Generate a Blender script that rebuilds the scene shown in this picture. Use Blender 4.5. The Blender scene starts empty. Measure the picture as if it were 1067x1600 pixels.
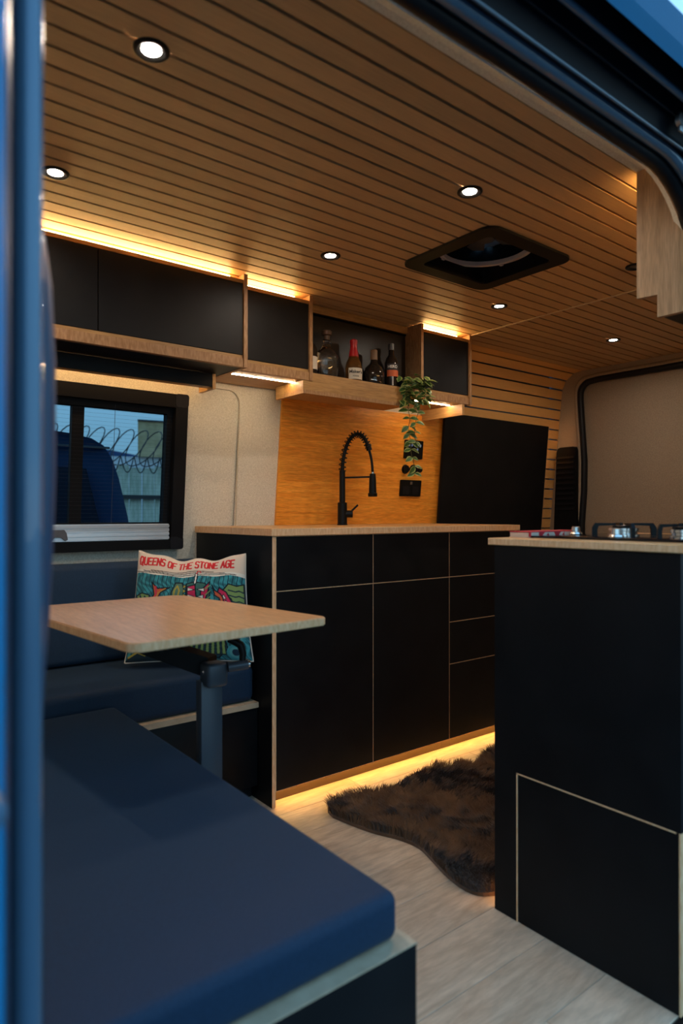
import bpy, bmesh, math, random
import numpy as np
from mathutils import Vector, Matrix
random.seed(7); rng = np.random.default_rng(7)
SC = bpy.context.scene; COL = SC.collection
PI = math.pi

# ------------------------------------------------------------------ camera
cam_d = bpy.data.cameras.new('camera'); cam = bpy.data.objects.new('camera', cam_d); COL.objects.link(cam)
SC.camera = cam
cam_d.lens = 1034.0/1600*36; cam_d.sensor_width = 36; cam_d.sensor_fit = 'AUTO'
cam_d.clip_start = 0.02; cam_d.clip_end = 2000
th = math.radians(38.04); pi_ = math.radians(.19)
fwd = Vector((math.sin(th)*math.cos(pi_), math.cos(th)*math.cos(pi_), math.sin(pi_)))
cam.rotation_euler = fwd.to_track_quat('-Z', 'Y').to_euler(); cam.location = (0, 0, .96)
cam_d.dof.use_dof = True; cam_d.dof.focus_distance = 2.6; cam_d.dof.aperture_fstop = 2.8
# ------------------------------------------------------------------ world
W = bpy.data.worlds.new('dusk_sky'); SC.world = W; W.use_nodes = True
nt = W.node_tree; nt.nodes.clear()
tc = nt.nodes.new('ShaderNodeTexCoord'); sx = nt.nodes.new('ShaderNodeSeparateXYZ')
rp = nt.nodes.new('ShaderNodeValToRGB'); bg = nt.nodes.new('ShaderNodeBackground'); out = nt.nodes.new('ShaderNodeOutputWorld')
nt.links.new(tc.outputs['Generated'], sx.inputs[0]); nt.links.new(sx.outputs['Z'], rp.inputs[0])
nt.links.new(rp.outputs[0], bg.inputs[0]); nt.links.new(bg.outputs[0], out.inputs[0])
cr = rp.color_ramp
cr.elements[0].position = 0; cr.elements[0].color = (.36, .47, .50, 1)
cr.elements[1].position = 1; cr.elements[1].color = (.09, .24, .46, 1)
for p, c in ((.035, (.30, .43, .49)), (.09, (.115, .24, .33)), (.35, (.18, .36, .52))):
    e = cr.elements.new(p); e.color = (*c, 1)
bg.inputs[1].default_value = 3.0
SC.view_settings.view_transform = 'Standard'; SC.view_settings.look = 'None'
SC.view_settings.exposure = 0; SC.view_settings.gamma = 1; SC.view_settings.use_curve_mapping = False
LED = 50.0        # radiance of the warm led strips
SPOT = 720.0      # radiance of the ceiling spot lenses

# ------------------------------------------------------------------ materials
def mat(name, col, rough=.5, metal=0, spec=.5, emis=None, es=0, trans=0, ior=1.45, coat=0, sheen=0):
    m = bpy.data.materials.new(name); m.use_nodes = True
    b = m.node_tree.nodes['Principled BSDF']
    b.inputs['Base Color'].default_value = (*col, 1); b.inputs['Roughness'].default_value = rough
    b.inputs['Metallic'].default_value = metal; b.inputs['Specular IOR Level'].default_value = spec
    b.inputs['IOR'].default_value = ior; b.inputs['Transmission Weight'].default_value = trans
    b.inputs['Coat Weight'].default_value = coat; b.inputs['Sheen Weight'].default_value = sheen
    if emis:
        b.inputs['Emission Color'].default_value = (*emis, 1); b.inputs['Emission Strength'].default_value = es
    return m
def noisy(m, c1, c2, scale, mapping=(1, 1, 1), detail=4, lo=.35, hi=.65, bump=0, bscale=None, rnd=0, dist=0, fine=None):
    """colour variation (noise in object space), optional bump and per-object tint"""
    t = m.node_tree; N = t.nodes; L = t.links; b = N['Principled BSDF']
    tc = N.new('ShaderNodeTexCoord'); mp = N.new('ShaderNodeMapping'); mp.inputs['Scale'].default_value = mapping
    L.new(tc.outputs['Object'], mp.inputs[0])
    if rnd:
        oi = N.new('ShaderNodeObjectInfo'); ml = N.new('ShaderNodeMath'); ml.operation = 'MULTIPLY'; ml.inputs[1].default_value = 37
        cb = N.new('ShaderNodeCombineXYZ'); L.new(oi.outputs['Random'], ml.inputs[0])
        for i in range(3): L.new(ml.outputs[0], cb.inputs[i])
        L.new(cb.outputs[0], mp.inputs['Location'])
    n = N.new('ShaderNodeTexNoise'); n.inputs['Scale'].default_value = scale; n.inputs['Detail'].default_value = detail
    n.inputs['Distortion'].default_value = dist; L.new(mp.outputs[0], n.inputs[0])
    r = N.new('ShaderNodeValToRGB'); L.new(n.outputs[0], r.inputs[0])
    r.color_ramp.elements[0].position = lo; r.color_ramp.elements[0].color = (*c1, 1)
    r.color_ramp.elements[1].position = hi; r.color_ramp.elements[1].color = (*c2, 1)
    colout = r.outputs[0]
    if fine:
        n2 = N.new('ShaderNodeTexNoise'); n2.inputs['Scale'].default_value = fine[0]; n2.inputs['Detail'].default_value = 3
        L.new(mp.outputs[0], n2.inputs[0])
        r2 = N.new('ShaderNodeValToRGB'); L.new(n2.outputs[0], r2.inputs[0])
        r2.color_ramp.elements[0].position = .42; r2.color_ramp.elements[0].color = (fine[1],)*3+(1,)
        r2.color_ramp.elements[1].position = .58; r2.color_ramp.elements[1].color = (1, 1, 1, 1)
        mx = N.new('ShaderNodeMix'); mx.data_type = 'RGBA'; mx.blend_type = 'MULTIPLY'; mx.inputs[0].default_value = 1
        L.new(colout, mx.inputs[6]); L.new(r2.outputs[0], mx.inputs[7]); colout = mx.outputs[2]
    if rnd:
        hv = N.new('ShaderNodeHueSaturation'); mr = N.new('ShaderNodeMapRange')
        mr.inputs['To Min'].default_value = 1-rnd; mr.inputs['To Max'].default_value = 1+rnd
        L.new(oi.outputs['Random'], mr.inputs[0]); L.new(mr.outputs[0], hv.inputs['Value'])
        L.new(colout, hv.inputs['Color']); colout = hv.outputs[0]
    L.new(colout, b.inputs['Base Color'])
    if bump:
        bp = N.new('ShaderNodeBump'); bp.inputs['Strength'].default_value = bump; bp.inputs['Distance'].default_value = .002
        n3 = N.new('ShaderNodeTexNoise'); n3.inputs['Scale'].default_value = bscale or scale; n3.inputs['Detail'].default_value = 5
        L.new(mp.outputs[0], n3.inputs[0]); L.new(n3.outputs[0], bp.inputs['Height']); L.new(bp.outputs[0], b.inputs['Normal'])
    return m
def wood(name, c1, c2, axis=0, rough=.45, rnd=0, s=1):
    mp = [26, 26, 26]; mp[axis] = 1.6
    return noisy(mat(name, c1, rough), c1, c2, 3*s, tuple(mp), 4, .3, .7, .15, 6, rnd, .4, fine=(14*s, .78))
M = {}
M['slat'] = wood('oak slat', (.55, .33, .15), (.72, .45, .215), 0, .5, .09)
M['slat_wall'] = wood('oak wall slat', (.80, .41, .12), (.92, .52, .18), 0, .45, .08)
M['bamboo'] = wood('bamboo ply', (.58, .30, .11), (.74, .43, .18), 0, .38)
M['bamboo_y'] = wood('bamboo ply cross', (.58, .30, .11), (.74, .43, .18), 1, .38)
M['cabwood'] = wood('dark bamboo ply', (.36, .185, .06), (.50, .28, .10), 0, .42)
M['cabwood_y'] = wood('dark bamboo ply cross', (.44, .24, .08), (.58, .34, .13), 1, .42)
M['bamboo_z'] = wood('bamboo ply upright', (.40, .23, .11), (.56, .34, .18), 2, .45)
M['splash'] = wood('bamboo splashback', (.80, .27, .022), (.98, .42, .055), 0, .42, 0, 1.1)  # warm led glow is put into the orange of this wood
M['table'] = wood('bamboo table', (.60, .32, .14), (.74, .43, .22), 1, .3)
M['edge'] = noisy(mat('plywood edge', (.6, .33, .18), .55), (.84, .46, .22), (.95, .60, .33), 160, (1, 1, .25), 2)
M['cabedge'] = noisy(mat('dark plywood edge', (.42, .23, .11), .55), (.28, .14, .055), (.40, .22, .10), 160, (1, 1, .25), 2)
M['paleedge'] = noisy(mat('pale wood edge', (.7, .6, .48), .5), (.50, .37, .24), (.60, .46, .31), 30)
M['plank'] = noisy(mat('vinyl floor plank', (.4, .3, .2), .42), (.56, .41, .28), (.78, .61, .44), 1.6, (2.2, 11, 2), 6, .3, .72, .1, 8, .07, 2.2, fine=(12, .90))
M['underlay'] = mat('dark joint', (.18, .13, .09), .9)
M['black'] = noisy(mat('black laminate', (.006, .006, .007), .48, 0, .22), (.005, .005, .006), (.008, .008, .009), 8)
M['matblack'] = mat('matt black metal', (.006, .006, .006), .42, 0, .22)
M['toe'] = mat('dark bronze toe board', (.07, .04, .018), .5)
M['void'] = mat('black backing', (.004, .003, .003), .9, 0, .1)
M['felt'] = noisy(mat('grey beige felt', (.4, .36, .28), .95, 0, .1, sheen=.2), (.57, .53, .43), (.73, .69, .58), 240, (1, 1, 1), 6, .35, .65, .5, 260)
M['felt2'] = noisy(mat('brown beige felt', (.4, .3, .2), .95, 0, .1), (.29, .22, .16), (.38, .30, .22), 240, (1, 1, 1), 6, .35, .65, .5, 260)
M['cushion'] = noisy(mat('charcoal upholstery', (.03, .03, .035), .65, 0, .3, sheen=.05), (.008, .028, .062), (.011, .035, .076), 300, bump=.15, bscale=600)
M['post'] = mat('grey blue powder coat', (.06, .075, .095), .35, .2)
M['frame'] = mat('black window frame', (.005, .005, .006), .6, 0, .15)
M['alu'] = noisy(mat('brushed aluminium', (.7, .72, .74), .35, .6), (.62, .65, .68), (.75, .78, .8), 20, (1, 40, 40))
M['grip'] = mat('grey plastic grip', (.10, .10, .11), .5)
M['glass'] = mat('tinted acrylic', (.36, .44, .49), .02, 0, .5, trans=1, ior=1.02)
M['thread'] = mat('flyscreen thread', (.03, .035, .05), .8)
M['rubber'] = mat('black rubber', (.008, .008, .010), .45, 0, .3)
M['paint'] = mat('blue grey van paint', (.10, .19, .29), .28, .2, .5, coat=.5)
M['paintdark'] = mat('navy trim plastic', (.035, .07, .13), .45)
M['skin'] = mat('bright blue body paint', (.01, .24, .52), .4, .0, .5)
M['recess'] = mat('black recess steel', (.008, .012, .02), .45)
M['steel'] = mat('zinc bracket', (.35, .38, .40), .35, .9)
M['chrome'] = mat('satin chrome', (.75, .75, .73), .22, 1)
M['hobglass'] = mat('black hob glass', (.006, .006, .008), .08)
M['led'] = mat('warm led diffuser', (1, .8, .5), .5, emis=(1, .58, .24), es=LED*.55)
M['ledtop'] = mat('warm led diffuser above cabinets', (1, .8, .5), .5, emis=(1, .62, .22), es=LED*.7)
M['ledcool'] = mat('neutral led diffuser', (1, .9, .8), .5, emis=(1, .74, .45), es=LED*2.4)
M['ledfloor'] = mat('warm led diffuser at floor', (1, .8, .5), .5, emis=(1, .60, .16), es=LED*.45)
M['lens'] = mat('spot lens', (1, 1, 1), .3, emis=(1, .84, .68), es=SPOT)
M['fan'] = mat('fan ring plastic', (.6, .55, .52), .5)
M['dome'] = mat('smoked dome', (.14, .14, .15), .95, 0, .3, trans=.35)
M['blade'] = mat('fan blade plastic', (.05, .05, .055), .5)
M['off'] = mat('unlit lens', (.03, .03, .03), .3)

# ------------------------------------------------------------------ geometry helpers
def link(name, me, m, parent=None, loc=None):
    """mesh is given in world coordinates; the object's origin is its parent's base (or loc)"""
    o = bpy.data.objects.new(name, me)
    base = Vector(loc) if loc is not None else (WORLD.get(parent.name, Vector((0, 0, 0))) if parent else Vector((0, 0, 0)))
    me.transform(Matrix.Translation(-base))
    if parent is not None:
        o.parent = parent; pb = WORLD.get(parent.name, Vector((0, 0, 0))); o.location = base-pb
    else: o.location = base
    COL.objects.link(o)
    WORLD[o.name] = base
    if m is not None:
        for k in (m if isinstance(m, (list, tuple)) else [m]): me.materials.append(k)
    return o
WORLD = {}
def empty(name, loc):
    o = bpy.data.objects.new(name, None); o.location = loc; o.empty_display_size = .05; COL.objects.link(o); WORLD[o.name] = Vector(loc); return o
def tag(o, label=None, cat=None, group=None, kind=None):
    if label: o['label'] = label
    if cat: o['category'] = cat
    if group: o['group'] = group
    if kind: o['kind'] = kind
    return o
def thing(name, loc, label, cat, group=None): return tag(empty(name, loc), label, cat, group)
def tomesh(bm, name='m', smooth=False):
    me = bpy.data.meshes.new(name); bmesh.ops.recalc_face_normals(bm, faces=bm.faces[:]); bm.to_mesh(me); bm.free()
    if smooth:
        for p in me.polygons: p.use_smooth = True
        try: me.set_sharp_from_angle(angle=math.radians(42))
        except Exception: pass
    return me
def B(): return bmesh.new()
def add_box(bm, x0, x1, y0, y1, z0, z1, bev=0, seg=2, mi=0):
    g = bmesh.ops.create_cube(bm, size=1); vs = g['verts']
    for v in vs:
        v.co = Vector(((x0+x1)/2+v.co.x*(x1-x0), (y0+y1)/2+v.co.y*(y1-y0), (z0+z1)/2+v.co.z*(z1-z0)))
    fs = list({f for v in vs for f in v.link_faces})
    for f in fs: f.material_index = mi
    if bev:
        es = list({e for v in vs for e in v.link_edges})
        bmesh.ops.bevel(bm, geom=es, offset=bev, segments=seg, affect='EDGES', profile=.5)
def box(name, d, m, parent=None, bev=0, loc=None, seg=2):
    bm = B(); add_box(bm, *d, bev=bev, seg=seg); return link(name, tomesh(bm, name, bev > 0), m, parent, loc)
def add_prism(bm, pts, f0, f1):
    """pts: list of 2d; f0/f1 map 2d -> 3d for the two ends"""
    a = [bm.verts.new(f0(p)) for p in pts]; b = [bm.verts.new(f1(p)) for p in pts]; n = len(pts)
    bm.faces.new(a); bm.faces.new(b[::-1])
    for i in range(n): bm.faces.new((a[i], b[i], b[(i+1) % n], a[(i+1) % n]))
def prism(name, pts, f0, f1, m, parent=None, smooth=False, loc=None):
    bm = B(); add_prism(bm, pts, f0, f1); return link(name, tomesh(bm, name, smooth), m, parent, loc)
def frames(path, up=None):
    P = [Vector(p) for p in path]; T = []
    for i in range(len(P)):
        a = P[max(i-1, 0)]; b = P[min(i+1, len(P)-1)]; T.append((b-a).normalized())
    n = Vector(up) if up else (Vector((0, 0, 1)) if abs(T[0].z) < .9 else Vector((1, 0, 0)))
    n = (n-T[0]*n.dot(T[0])).normalized(); out = []
    for p, t in zip(P, T):
        n = (n-t*n.dot(t)).normalized(); out.append((p, t, n, t.cross(n)))
    return out
def add_tube(bm, path, r, n=12, cap=True, up=None):
    fr = frames(path, up); rs = r if isinstance(r, (list, tuple)) else [r]*len(path); rings = []
    for (p, t, a, b), q in zip(fr, rs):
        rings.append([bm.verts.new(p+(a*math.cos(2*PI*k/n)+b*math.sin(2*PI*k/n))*q) for k in range(n)])
    for i in range(len(rings)-1):
        for k in range(n): bm.faces.new((rings[i][k], rings[i][(k+1) % n], rings[i+1][(k+1) % n], rings[i+1][k]))
    if cap: bm.faces.new(rings[0][::-1]); bm.faces.new(rings[-1])
def tube(name, path, r, m, parent=None, n=12, loc=None, up=None):
    bm = B(); add_tube(bm, path, r, n, True, up); return link(name, tomesh(bm, name, True), m, parent, loc)
def add_lathe(bm, prof, c, n=32, sx=1, sy=1, axis='z'):
    rings = []
    for r, z in prof:
        ring = []
        for k in range(n):
            a = 2*PI*k/n; x, y = r*sx*math.cos(a), r*sy*math.sin(a)
            v = (c[0]+x, c[1]+y, c[2]+z) if axis == 'z' else ((c[0]+x, c[1]+z, c[2]+y) if axis == 'y' else (c[0]+z, c[1]+x, c[2]+y))
            ring.append(bm.verts.new(v))
        rings.append(ring)
    for i in range(len(rings)-1):
        for k in range(n): bm.faces.new((rings[i][k], rings[i][(k+1) % n], rings[i+1][(k+1) % n], rings[i+1][k]))
    bm.faces.new(rings[0][::-1]); bm.faces.new(rings[-1])
def lathe(name, prof, c, m, parent=None, n=32, sx=1, sy=1, axis='z', loc=None):
    bm = B(); add_lathe(bm, prof, c, n, sx, sy, axis); return link(name, tomesh(bm, name, True), m, parent, loc)
def rrect(x0, x1, y0, y1, r, n=6):
    pts = []
    for cx, cy, a0 in ((x1-r, y1-r, 0), (x0+r, y1-r, 90), (x0+r, y0+r, 180), (x1-r, y0+r, 270)):
        for k in range(n+1):
            a = math.radians(a0+90*k/n); pts.append((cx+r*math.cos(a), cy+r*math.sin(a)))
    return pts
def add_sheet(bm, outer, holes, f):
    """flat sheet with holes, 2d -> f(p) 3d"""
    es = []
    for loop in [outer]+holes:
        vs = [bm.verts.new((p[0], p[1], 0)) for p in loop]
        es += [bm.edges.new((vs[i], vs[(i+1) % len(vs)])) for i in range(len(vs))]
    bmesh.ops.triangle_fill(bm, use_beauty=True, use_dissolve=False, edges=es)
    for v in bm.verts: v.co = Vector(f((v.co.x, v.co.y)))
def add_ring(bm, outer, inner, f0, f1):
    """solid frame between two loops with the same number of points, f0 front, f1 back"""
    n = len(outer)
    A = [bm.verts.new(f0(p)) for p in outer]; I = [bm.verts.new(f0(p)) for p in inner]
    A2 = [bm.verts.new(f1(p)) for p in outer]; I2 = [bm.verts.new(f1(p)) for p in inner]
    for i in range(n):
        j = (i+1) % n
        for q in ((A[i], A[j], I[j], I[i]), (A2[i], I2[i], I2[j], A2[j]), (A[i], A2[i], A2[j], A[j]), (I[i], I[j], I2[j], I2[i])): bm.faces.new(q)
def ring(name, outer, inner, f0, f1, m, parent=None, loc=None):
    bm = B(); add_ring(bm, outer, inner, f0, f1); return link(name, tomesh(bm, name, True), m, parent, loc)
def text_mesh(s, size, depth=.0006, spacing=1, bold=0):
    cu = bpy.data.curves.new('t', 'FONT'); cu.body = s; cu.size = size; cu.extrude = depth; cu.align_x = 'CENTER'; cu.align_y = 'CENTER'; cu.space_character = spacing; cu.offset = bold
    o = bpy.data.objects.new('t', cu); COL.objects.link(o); dg = bpy.context.evaluated_depsgraph_get(); dg.update()
    me = bpy.data.meshes.new_from_object(o.evaluated_get(dg)); bpy.data.objects.remove(o); me.materials.clear(); return me
def copy_tree(o, loc):
    r = o.copy(); COL.objects.link(r); r.location = loc
    for ch in list(o.children):
        c = ch.copy(); COL.objects.link(c); c.parent = r
        for g in ch.children:
            d = g.copy(); COL.objects.link(d); d.parent = c
    return r
ZC = 1.80                                    # ceiling height
def wallY(z): return 2.40 if z < .9 else 2.40-.104*(z-.9)

# ================================================================== SETTING
# ---- floor with planks
fl = box('floor', (-.05, 3.55, .60, 2.42, -.06, -.0035), M['underlay']); tag(fl, kind='structure')
fl['label'] = 'pale wood-look vinyl plank floor of the van'
unit = {}
def plank_mesh(w, l):
    k = (round(w, 4), round(l, 4))
    if k not in unit:
        bm = B(); add_box(bm, 0, l, 0, w, -.0035, 0, .0009, 1); unit[k] = tomesh(bm, 'plank'); unit[k].materials.append(M['plank'])
    return unit[k]
pw = .148; row = 0; y = .603
while y < 2.3:
    x = -.04-[.1, .75, .35, .9, .55][row % 5]
    while x < 3.5:
        a, b = max(x, -.04), min(x+1.22, 3.53)
        if b-a > .05:
            o = bpy.data.objects.new('plank', plank_mesh(pw-.0009, round(b-a, 3)-.0009)); o.location = (a, y, 0); o.parent = fl; COL.objects.link(o)
        x += 1.22
    y += pw; row += 1
box('threshold', (.13, 1.66, .572, .602, -.05, -.002), M['matblack'], fl, .003)

# ---- ceiling: backing, slats, joint strip
bm = B()
vx0, vx1, vy0, vy1 = 1.515, 1.935, 1.233, 1.623     # roof vent trim
hx0, hx1, hy0, hy1 = vx0+.04, vx1-.04, vy0+.04, vy1-.04
for d in ((-.05, hx0, .83, 2.36), (hx1, 3.51, .83, 2.36), (hx0, hx1, .83, hy0), (hx0, hx1, hy1, 2.36)):
    add_box(bm, *d, ZC+.0085, ZC+.03)
ceil = link('ceiling', tomesh(bm, 'ceiling'), M['void']); tag(ceil, 'slatted wood ceiling of the van with black joints', kind='structure')
smesh = {}
def slat(parent, x0, x1, c, w, ang, nm='slat', mt='slat'):
    """c = (Y, z) centre of the visible face; ang = tilt about X of the face (0 = facing down)"""
    k = (round(x1-x0, 3), mt)
    if k not in smesh:
        bm = B(); add_box(bm, 0, x1-x0, -.5, .5, 0, .008); smesh[k] = tomesh(bm, 'slat'); smesh[k].materials.append(M[mt])
    o = bpy.data.objects.new(nm, smesh[k]); o.location = (x0, c[0], c[1]); o.scale = (1, w, 1); o.rotation_euler = (ang, 0, 0); o.parent = parent; COL.objects.link(o); return o
gaps = [.831, .878]; p = .0525
while gaps[-1] < 2.19-.02: gaps.append(gaps[-1]+p); p += .00038
# arc length continuation: arc centre (2.19,1.67) r .13, then the leaning wall
def prof(s):
    """s = Y along the ceiling; past 2.19 runs down the arc and the wall. returns (Y,z,angle)"""
    if s <= 2.19: return s, ZC, 0
    a = (s-2.19)/.13; am = PI/2-.104
    if a < am: return 2.19+.13*math.sin(a), 1.67+.13*math.cos(a), -a
    d = (s-2.19)-am*.13; y0, z0 = 2.19+.13*math.sin(am), 1.67+.13*math.cos(am)
    return y0+d*math.sin(.104), z0-d*math.cos(.104), -am
XJ = 2.39
for i in range(len(gaps)-1):
    a, b = gaps[i]+.0042, gaps[i+1]-.0042; c = ((a+b)/2, ZC); w = b-a
    if a > hy0-.005 and b < hy1+.005 or (a < hy1 and b > hy0):
        slat(ceil, -.04, vx0+.02, c, w, 0); slat(ceil, vx1-.02, XJ, c, w, 0)
    else: slat(ceil, -.04, XJ, c, w, 0)
    slat(ceil, XJ+.006, 3.508, c, w, 0)
    if b > 2.16: break
box('joint_strip', (XJ-.001, XJ+.007, .835, 2.07, ZC-.003, ZC+.004), M['paleedge'], ceil)

# ---- kitchen side wall: felt, recessed window surround, slatted rear part
wb = empty('wall_back', (0, 2.4, 0)); tag(wb, 'kitchen side wall lined with beige felt and wood slats', kind='structure')
rec = rrect(.10, 1.318, .55, 1.453, .055, 8); win = rrect(.05, 1.045, .865, 1.375, .02, 4)
def wf(off): return lambda p: (p[0], wallY(p[1])+off, p[1])
def holed(name, rect, hole, off, m, par):
    # sheet with a hole: every hole point is joined to the point where its ray leaves the outer rectangle
    x0, x1, z0, z1 = rect; cx = sum(p[0] for p in hole)/len(hole); cz = sum(p[1] for p in hole)/len(hole); pts = []
    L = list(hole)
    for i, p in enumerate(L):
        q = L[(i+1) % len(L)]; k = max(1, int(math.hypot(q[0]-p[0], q[1]-p[1])/.05))
        pts += [(p[0]+(q[0]-p[0])*t/k, p[1]+(q[1]-p[1])*t/k) for t in range(k)]
    for cnr in ((x0, z0), (x1, z0), (x1, z1), (x0, z1)):
        a = math.atan2(cnr[1]-cz, cnr[0]-cx); best = min(range(len(pts)), key=lambda i: abs((math.atan2(pts[i][1]-cz, pts[i][0]-cx)-a+PI) % (2*PI)-PI)); pts[best] = (*pts[best], cnr)
    bm = B(); A = []; O = []
    for p in pts:
        dx_, dz_ = p[0]-cx, p[1]-cz; t = min([((x1-cx)/dx_ if dx_ > 0 else (x0-cx)/dx_) if abs(dx_) > 1e-9 else 1e9, ((z1-cz)/dz_ if dz_ > 0 else (z0-cz)/dz_) if abs(dz_) > 1e-9 else 1e9])
        o_ = p[2] if len(p) > 2 else (cx+dx_*t, cz+dz_*t)
        A.append(bm.verts.new(wf(off)(p))); O.append([bm.verts.new(wf(off)((p[0]+(o_[0]-p[0])*f, p[1]+(o_[1]-p[1])*f))) for f in (.33, .66, 1)])
    for i in range(len(A)):
        j = (i+1) % len(A); a, b = [A[i]]+O[i], [A[j]]+O[j]
        for k in range(3): bm.faces.new((a[k], b[k], b[k+1], a[k+1]))
    return link(name, tomesh(bm, name), m, par)
holed('felt_lining', (-.05, 1.56, 0, 1.72), rec, 0, M['felt'], wb)
holed('felt_recess', (.09, 1.328, .54, 1.463), win, .010, M['felt'], wb)
bm = B(); n = len(rec); A = [bm.verts.new(wf(-.001)(p)) for p in rec]; C2 = [bm.verts.new(wf(.0105)(p)) for p in rec]
for i in range(n): bm.faces.new((A[i], A[(i+1) % n], C2[(i+1) % n], C2[i]))
link('recess_edge', tomesh(bm, 'edge', True), M['felt'], wb)
prism('infill_panel', [(1.5605, 0), (2.4, 0), (2.4, .9), (2.4, 1.66), (1.5605, 1.66), (1.5605, .9)], wf(0), wf(.006), M['felt'], wb)
# slat part of the wall
pr = [(prof(s)[0]+.009, prof(s)[1]+(.009 if s < 2.2 else 0)) for s in (2.14, 2.19, 2.23, 2.27, 2.32, 2.36, 2.45, 3.2, 4.05)]
bm = B()
va = [bm.verts.new((2.38, a+.0*b, b)) for a, b in pr]; vb = [bm.verts.new((3.51, a, b)) for a, b in pr]
for i in range(len(pr)-1): bm.faces.new((va[i], va[i+1], vb[i+1], vb[i]))
link('slat_backing', tomesh(bm, 'backing'), M['void'], wb)
s = gaps[i] if False else gaps[[k for k in range(len(gaps)-1) if gaps[k+1]-.0035 > 2.16][0]+1]
while s < 3.95:
    a, b = s+.004, s+.0595-.004; yy, zz, an = prof((a+b)/2)
    x0 = 2.405 if zz > 1.45 else 2.495
    slat(wb, x0, 3.508, (yy, zz-0), b-a, an, 'slat', 'slat_wall')
    for ch in wb.children[-1:]:
        ch.location = (ch.location.x, ch.location.y-2.4, ch.location.z)
    s += .0595
for ch in wb.children:
    if ch.name.startswith('slat') and ch.name != 'slat_backing': ch.location.y = ch.location.y if abs(ch.location.y) < .6 else ch.location.y-2.4

# ---- rear end: felt frame, door with felt card, rubber seal
wr = empty('wall_right', (3.5, 1.5, 0)); tag(wr, 'rear door surround lined with felt', kind='structure')
seal = [(2.16, -.02), (2.16, .9), (2.145, 1.1), (2.143, 1.27), (2.158, 1.48), (2.168, 1.62)]
for k in range(1, 8):
    a = math.radians(90*k/8); seal.append((2.095+.073*math.cos(a), 1.65+.073*math.sin(a)))
seal += [(2.05, 1.727), (1.5, 1.726), (.9, 1.722)]
KR = 3.50/3.45; seal = [(a*KR, .96+(b-.96)*KR) for a, b in seal]
outl = [(2.42, -.02), (2.405, .9)]+[(prof(s)[0]+.004, prof(s)[1]+.002) for s in (3.0, 2.6, 2.40, 2.34, 2.30, 2.26, 2.22, 2.19)]+[(.55, 1.815)]
bm = B()
poly = outl+[(.55, 1.735)]+seal[::-1]
add_sheet(bm, poly, [], lambda p: (3.50, p[0], p[1]))
link('felt_frame', tomesh(bm, 'felt'), M['felt2'], wr)
tube('felt_roll', [(3.503, a+.022*(1 if a > 2.09 else 0), b+.022*(1 if b > 1.6 else 0)) for a, b in seal[1:]], .014, M['felt2'], wr, 10)
d1 = empty('door_1', (3.5, 1.5, 0)); tag(d1, 'rear door with beige felt door card', kind='structure')
box('door_card', (3.52, 3.56, .55, 2.23, -.05, 1.78), M['felt2'], d1, .004)
tube('door_seal', [(3.505, a, b) for a, b in seal], .0185, M['rubber'], d1, 12)

# ---- shell of the body so daylight only enters by the door and window
ws = empty('wall_left', (-.06, 1.5, 0)); tag(ws, 'added unseen panel closing the cab end against daylight', kind='structure')
box('cab_daylight_block', (-.09, -.05, .60, 2.45, -.05, 1.86), M['felt'], ws)  # added panel, the cab is open here; keeps windscreen daylight out
wfz = empty('wall_front', (0, .6, 0)); tag(wfz, 'sliding door side of the blue van with its door opening', kind='structure')
box('rear_side_lining', (1.70, 3.53, .56, .60, -.05, 1.85), M['felt'], wfz)
bm = B()
add_box(bm, -.09, hx0, .60, 2.45, 1.90, 1.92); add_box(bm, hx1, 3.55, .60, 2.45, 1.90, 1.92)
add_box(bm, hx0, hx1, .60, hy0, 1.90, 1.92); add_box(bm, hx0, hx1, hy1, 2.45, 1.90, 1.92)
tag(link('roof', tomesh(bm, 'roof'), M['paint']), kind='structure')['label'] = 'blue steel roof skin of the van'
bm = B()
add_box(bm, -.09, .045, 2.44, 2.46, -.6, 1.92); add_box(bm, 1.06, 3.55, 2.44, 2.46, -.6, 1.92)
add_box(bm, .045, 1.06, 2.44, 2.46, -.6, .86); add_box(bm, .045, 1.06, 2.44, 2.46, 1.385, 1.92)
link('outer_skin', tomesh(bm, 'skin'), M['paint'], wb)
box('rear_skin', (3.565, 3.58, .56, 2.46, -.6, 1.92), M['paint'], wr)

KH = .93
def hs(y, z): return y*KH, .96+(z-.96)*KH
# header of the sliding door opening: profile strips run along X
def strip(name, prf, m, parent, x0=-.1, x1=2.2, th_=.003):
    bm = B()
    if name != 'felt_edge_trim': prf = [hs(a, b) for a, b in prf]
    top = [(a, b+th_) for a, b in prf[::-1]]
    add_prism(bm, list(prf)+top, lambda p: (x0, p[0], p[1]), lambda p: (x1, p[0], p[1]))
    return link(name, tomesh(bm, name), m, parent)
def opath(Y, n_out, zt=0, lean=.10, R=.21, xe=1.715):
    """path round the top rear corner of the opening; n_out grows outward from the opening"""
    Y, zt = hs(Y, zt); xe *= KH; R *= KH
    z0 = zt+n_out; pts = [(-.06, Y, z0), (.6, Y, z0), (xe-R, Y, z0)]
    for k in range(1, 10):
        a = math.radians(90*k/9); x = xe-R+(R+n_out)*math.sin(a); z = zt-R+(R+n_out)*math.cos(a)
        pts.append((x, Y-lean*(zt-z)*.6, z))
    pts.append((xe+n_out, Y-.06, zt-.9)); pts.append((xe+n_out, Y-.10, .0))
    return pts
strip('felt_edge_trim', [(.832, 1.800), (.815, 1.7985), (.797, 1.793), (.748, 1.742)], M['felt'], wfz, -.06, 1.60, .004)
tube('door_seal', opath(.765, 0, 1.789), .0165, M['rubber'], wfz, 14)
tube('flange_tube', opath(.735, .006, 1.789), .0125, M['paint'], wfz, 14)
bm = B(); pa = opath(.775, -.012, 1.789); pb = opath(.790, .004, 1.789)
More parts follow.
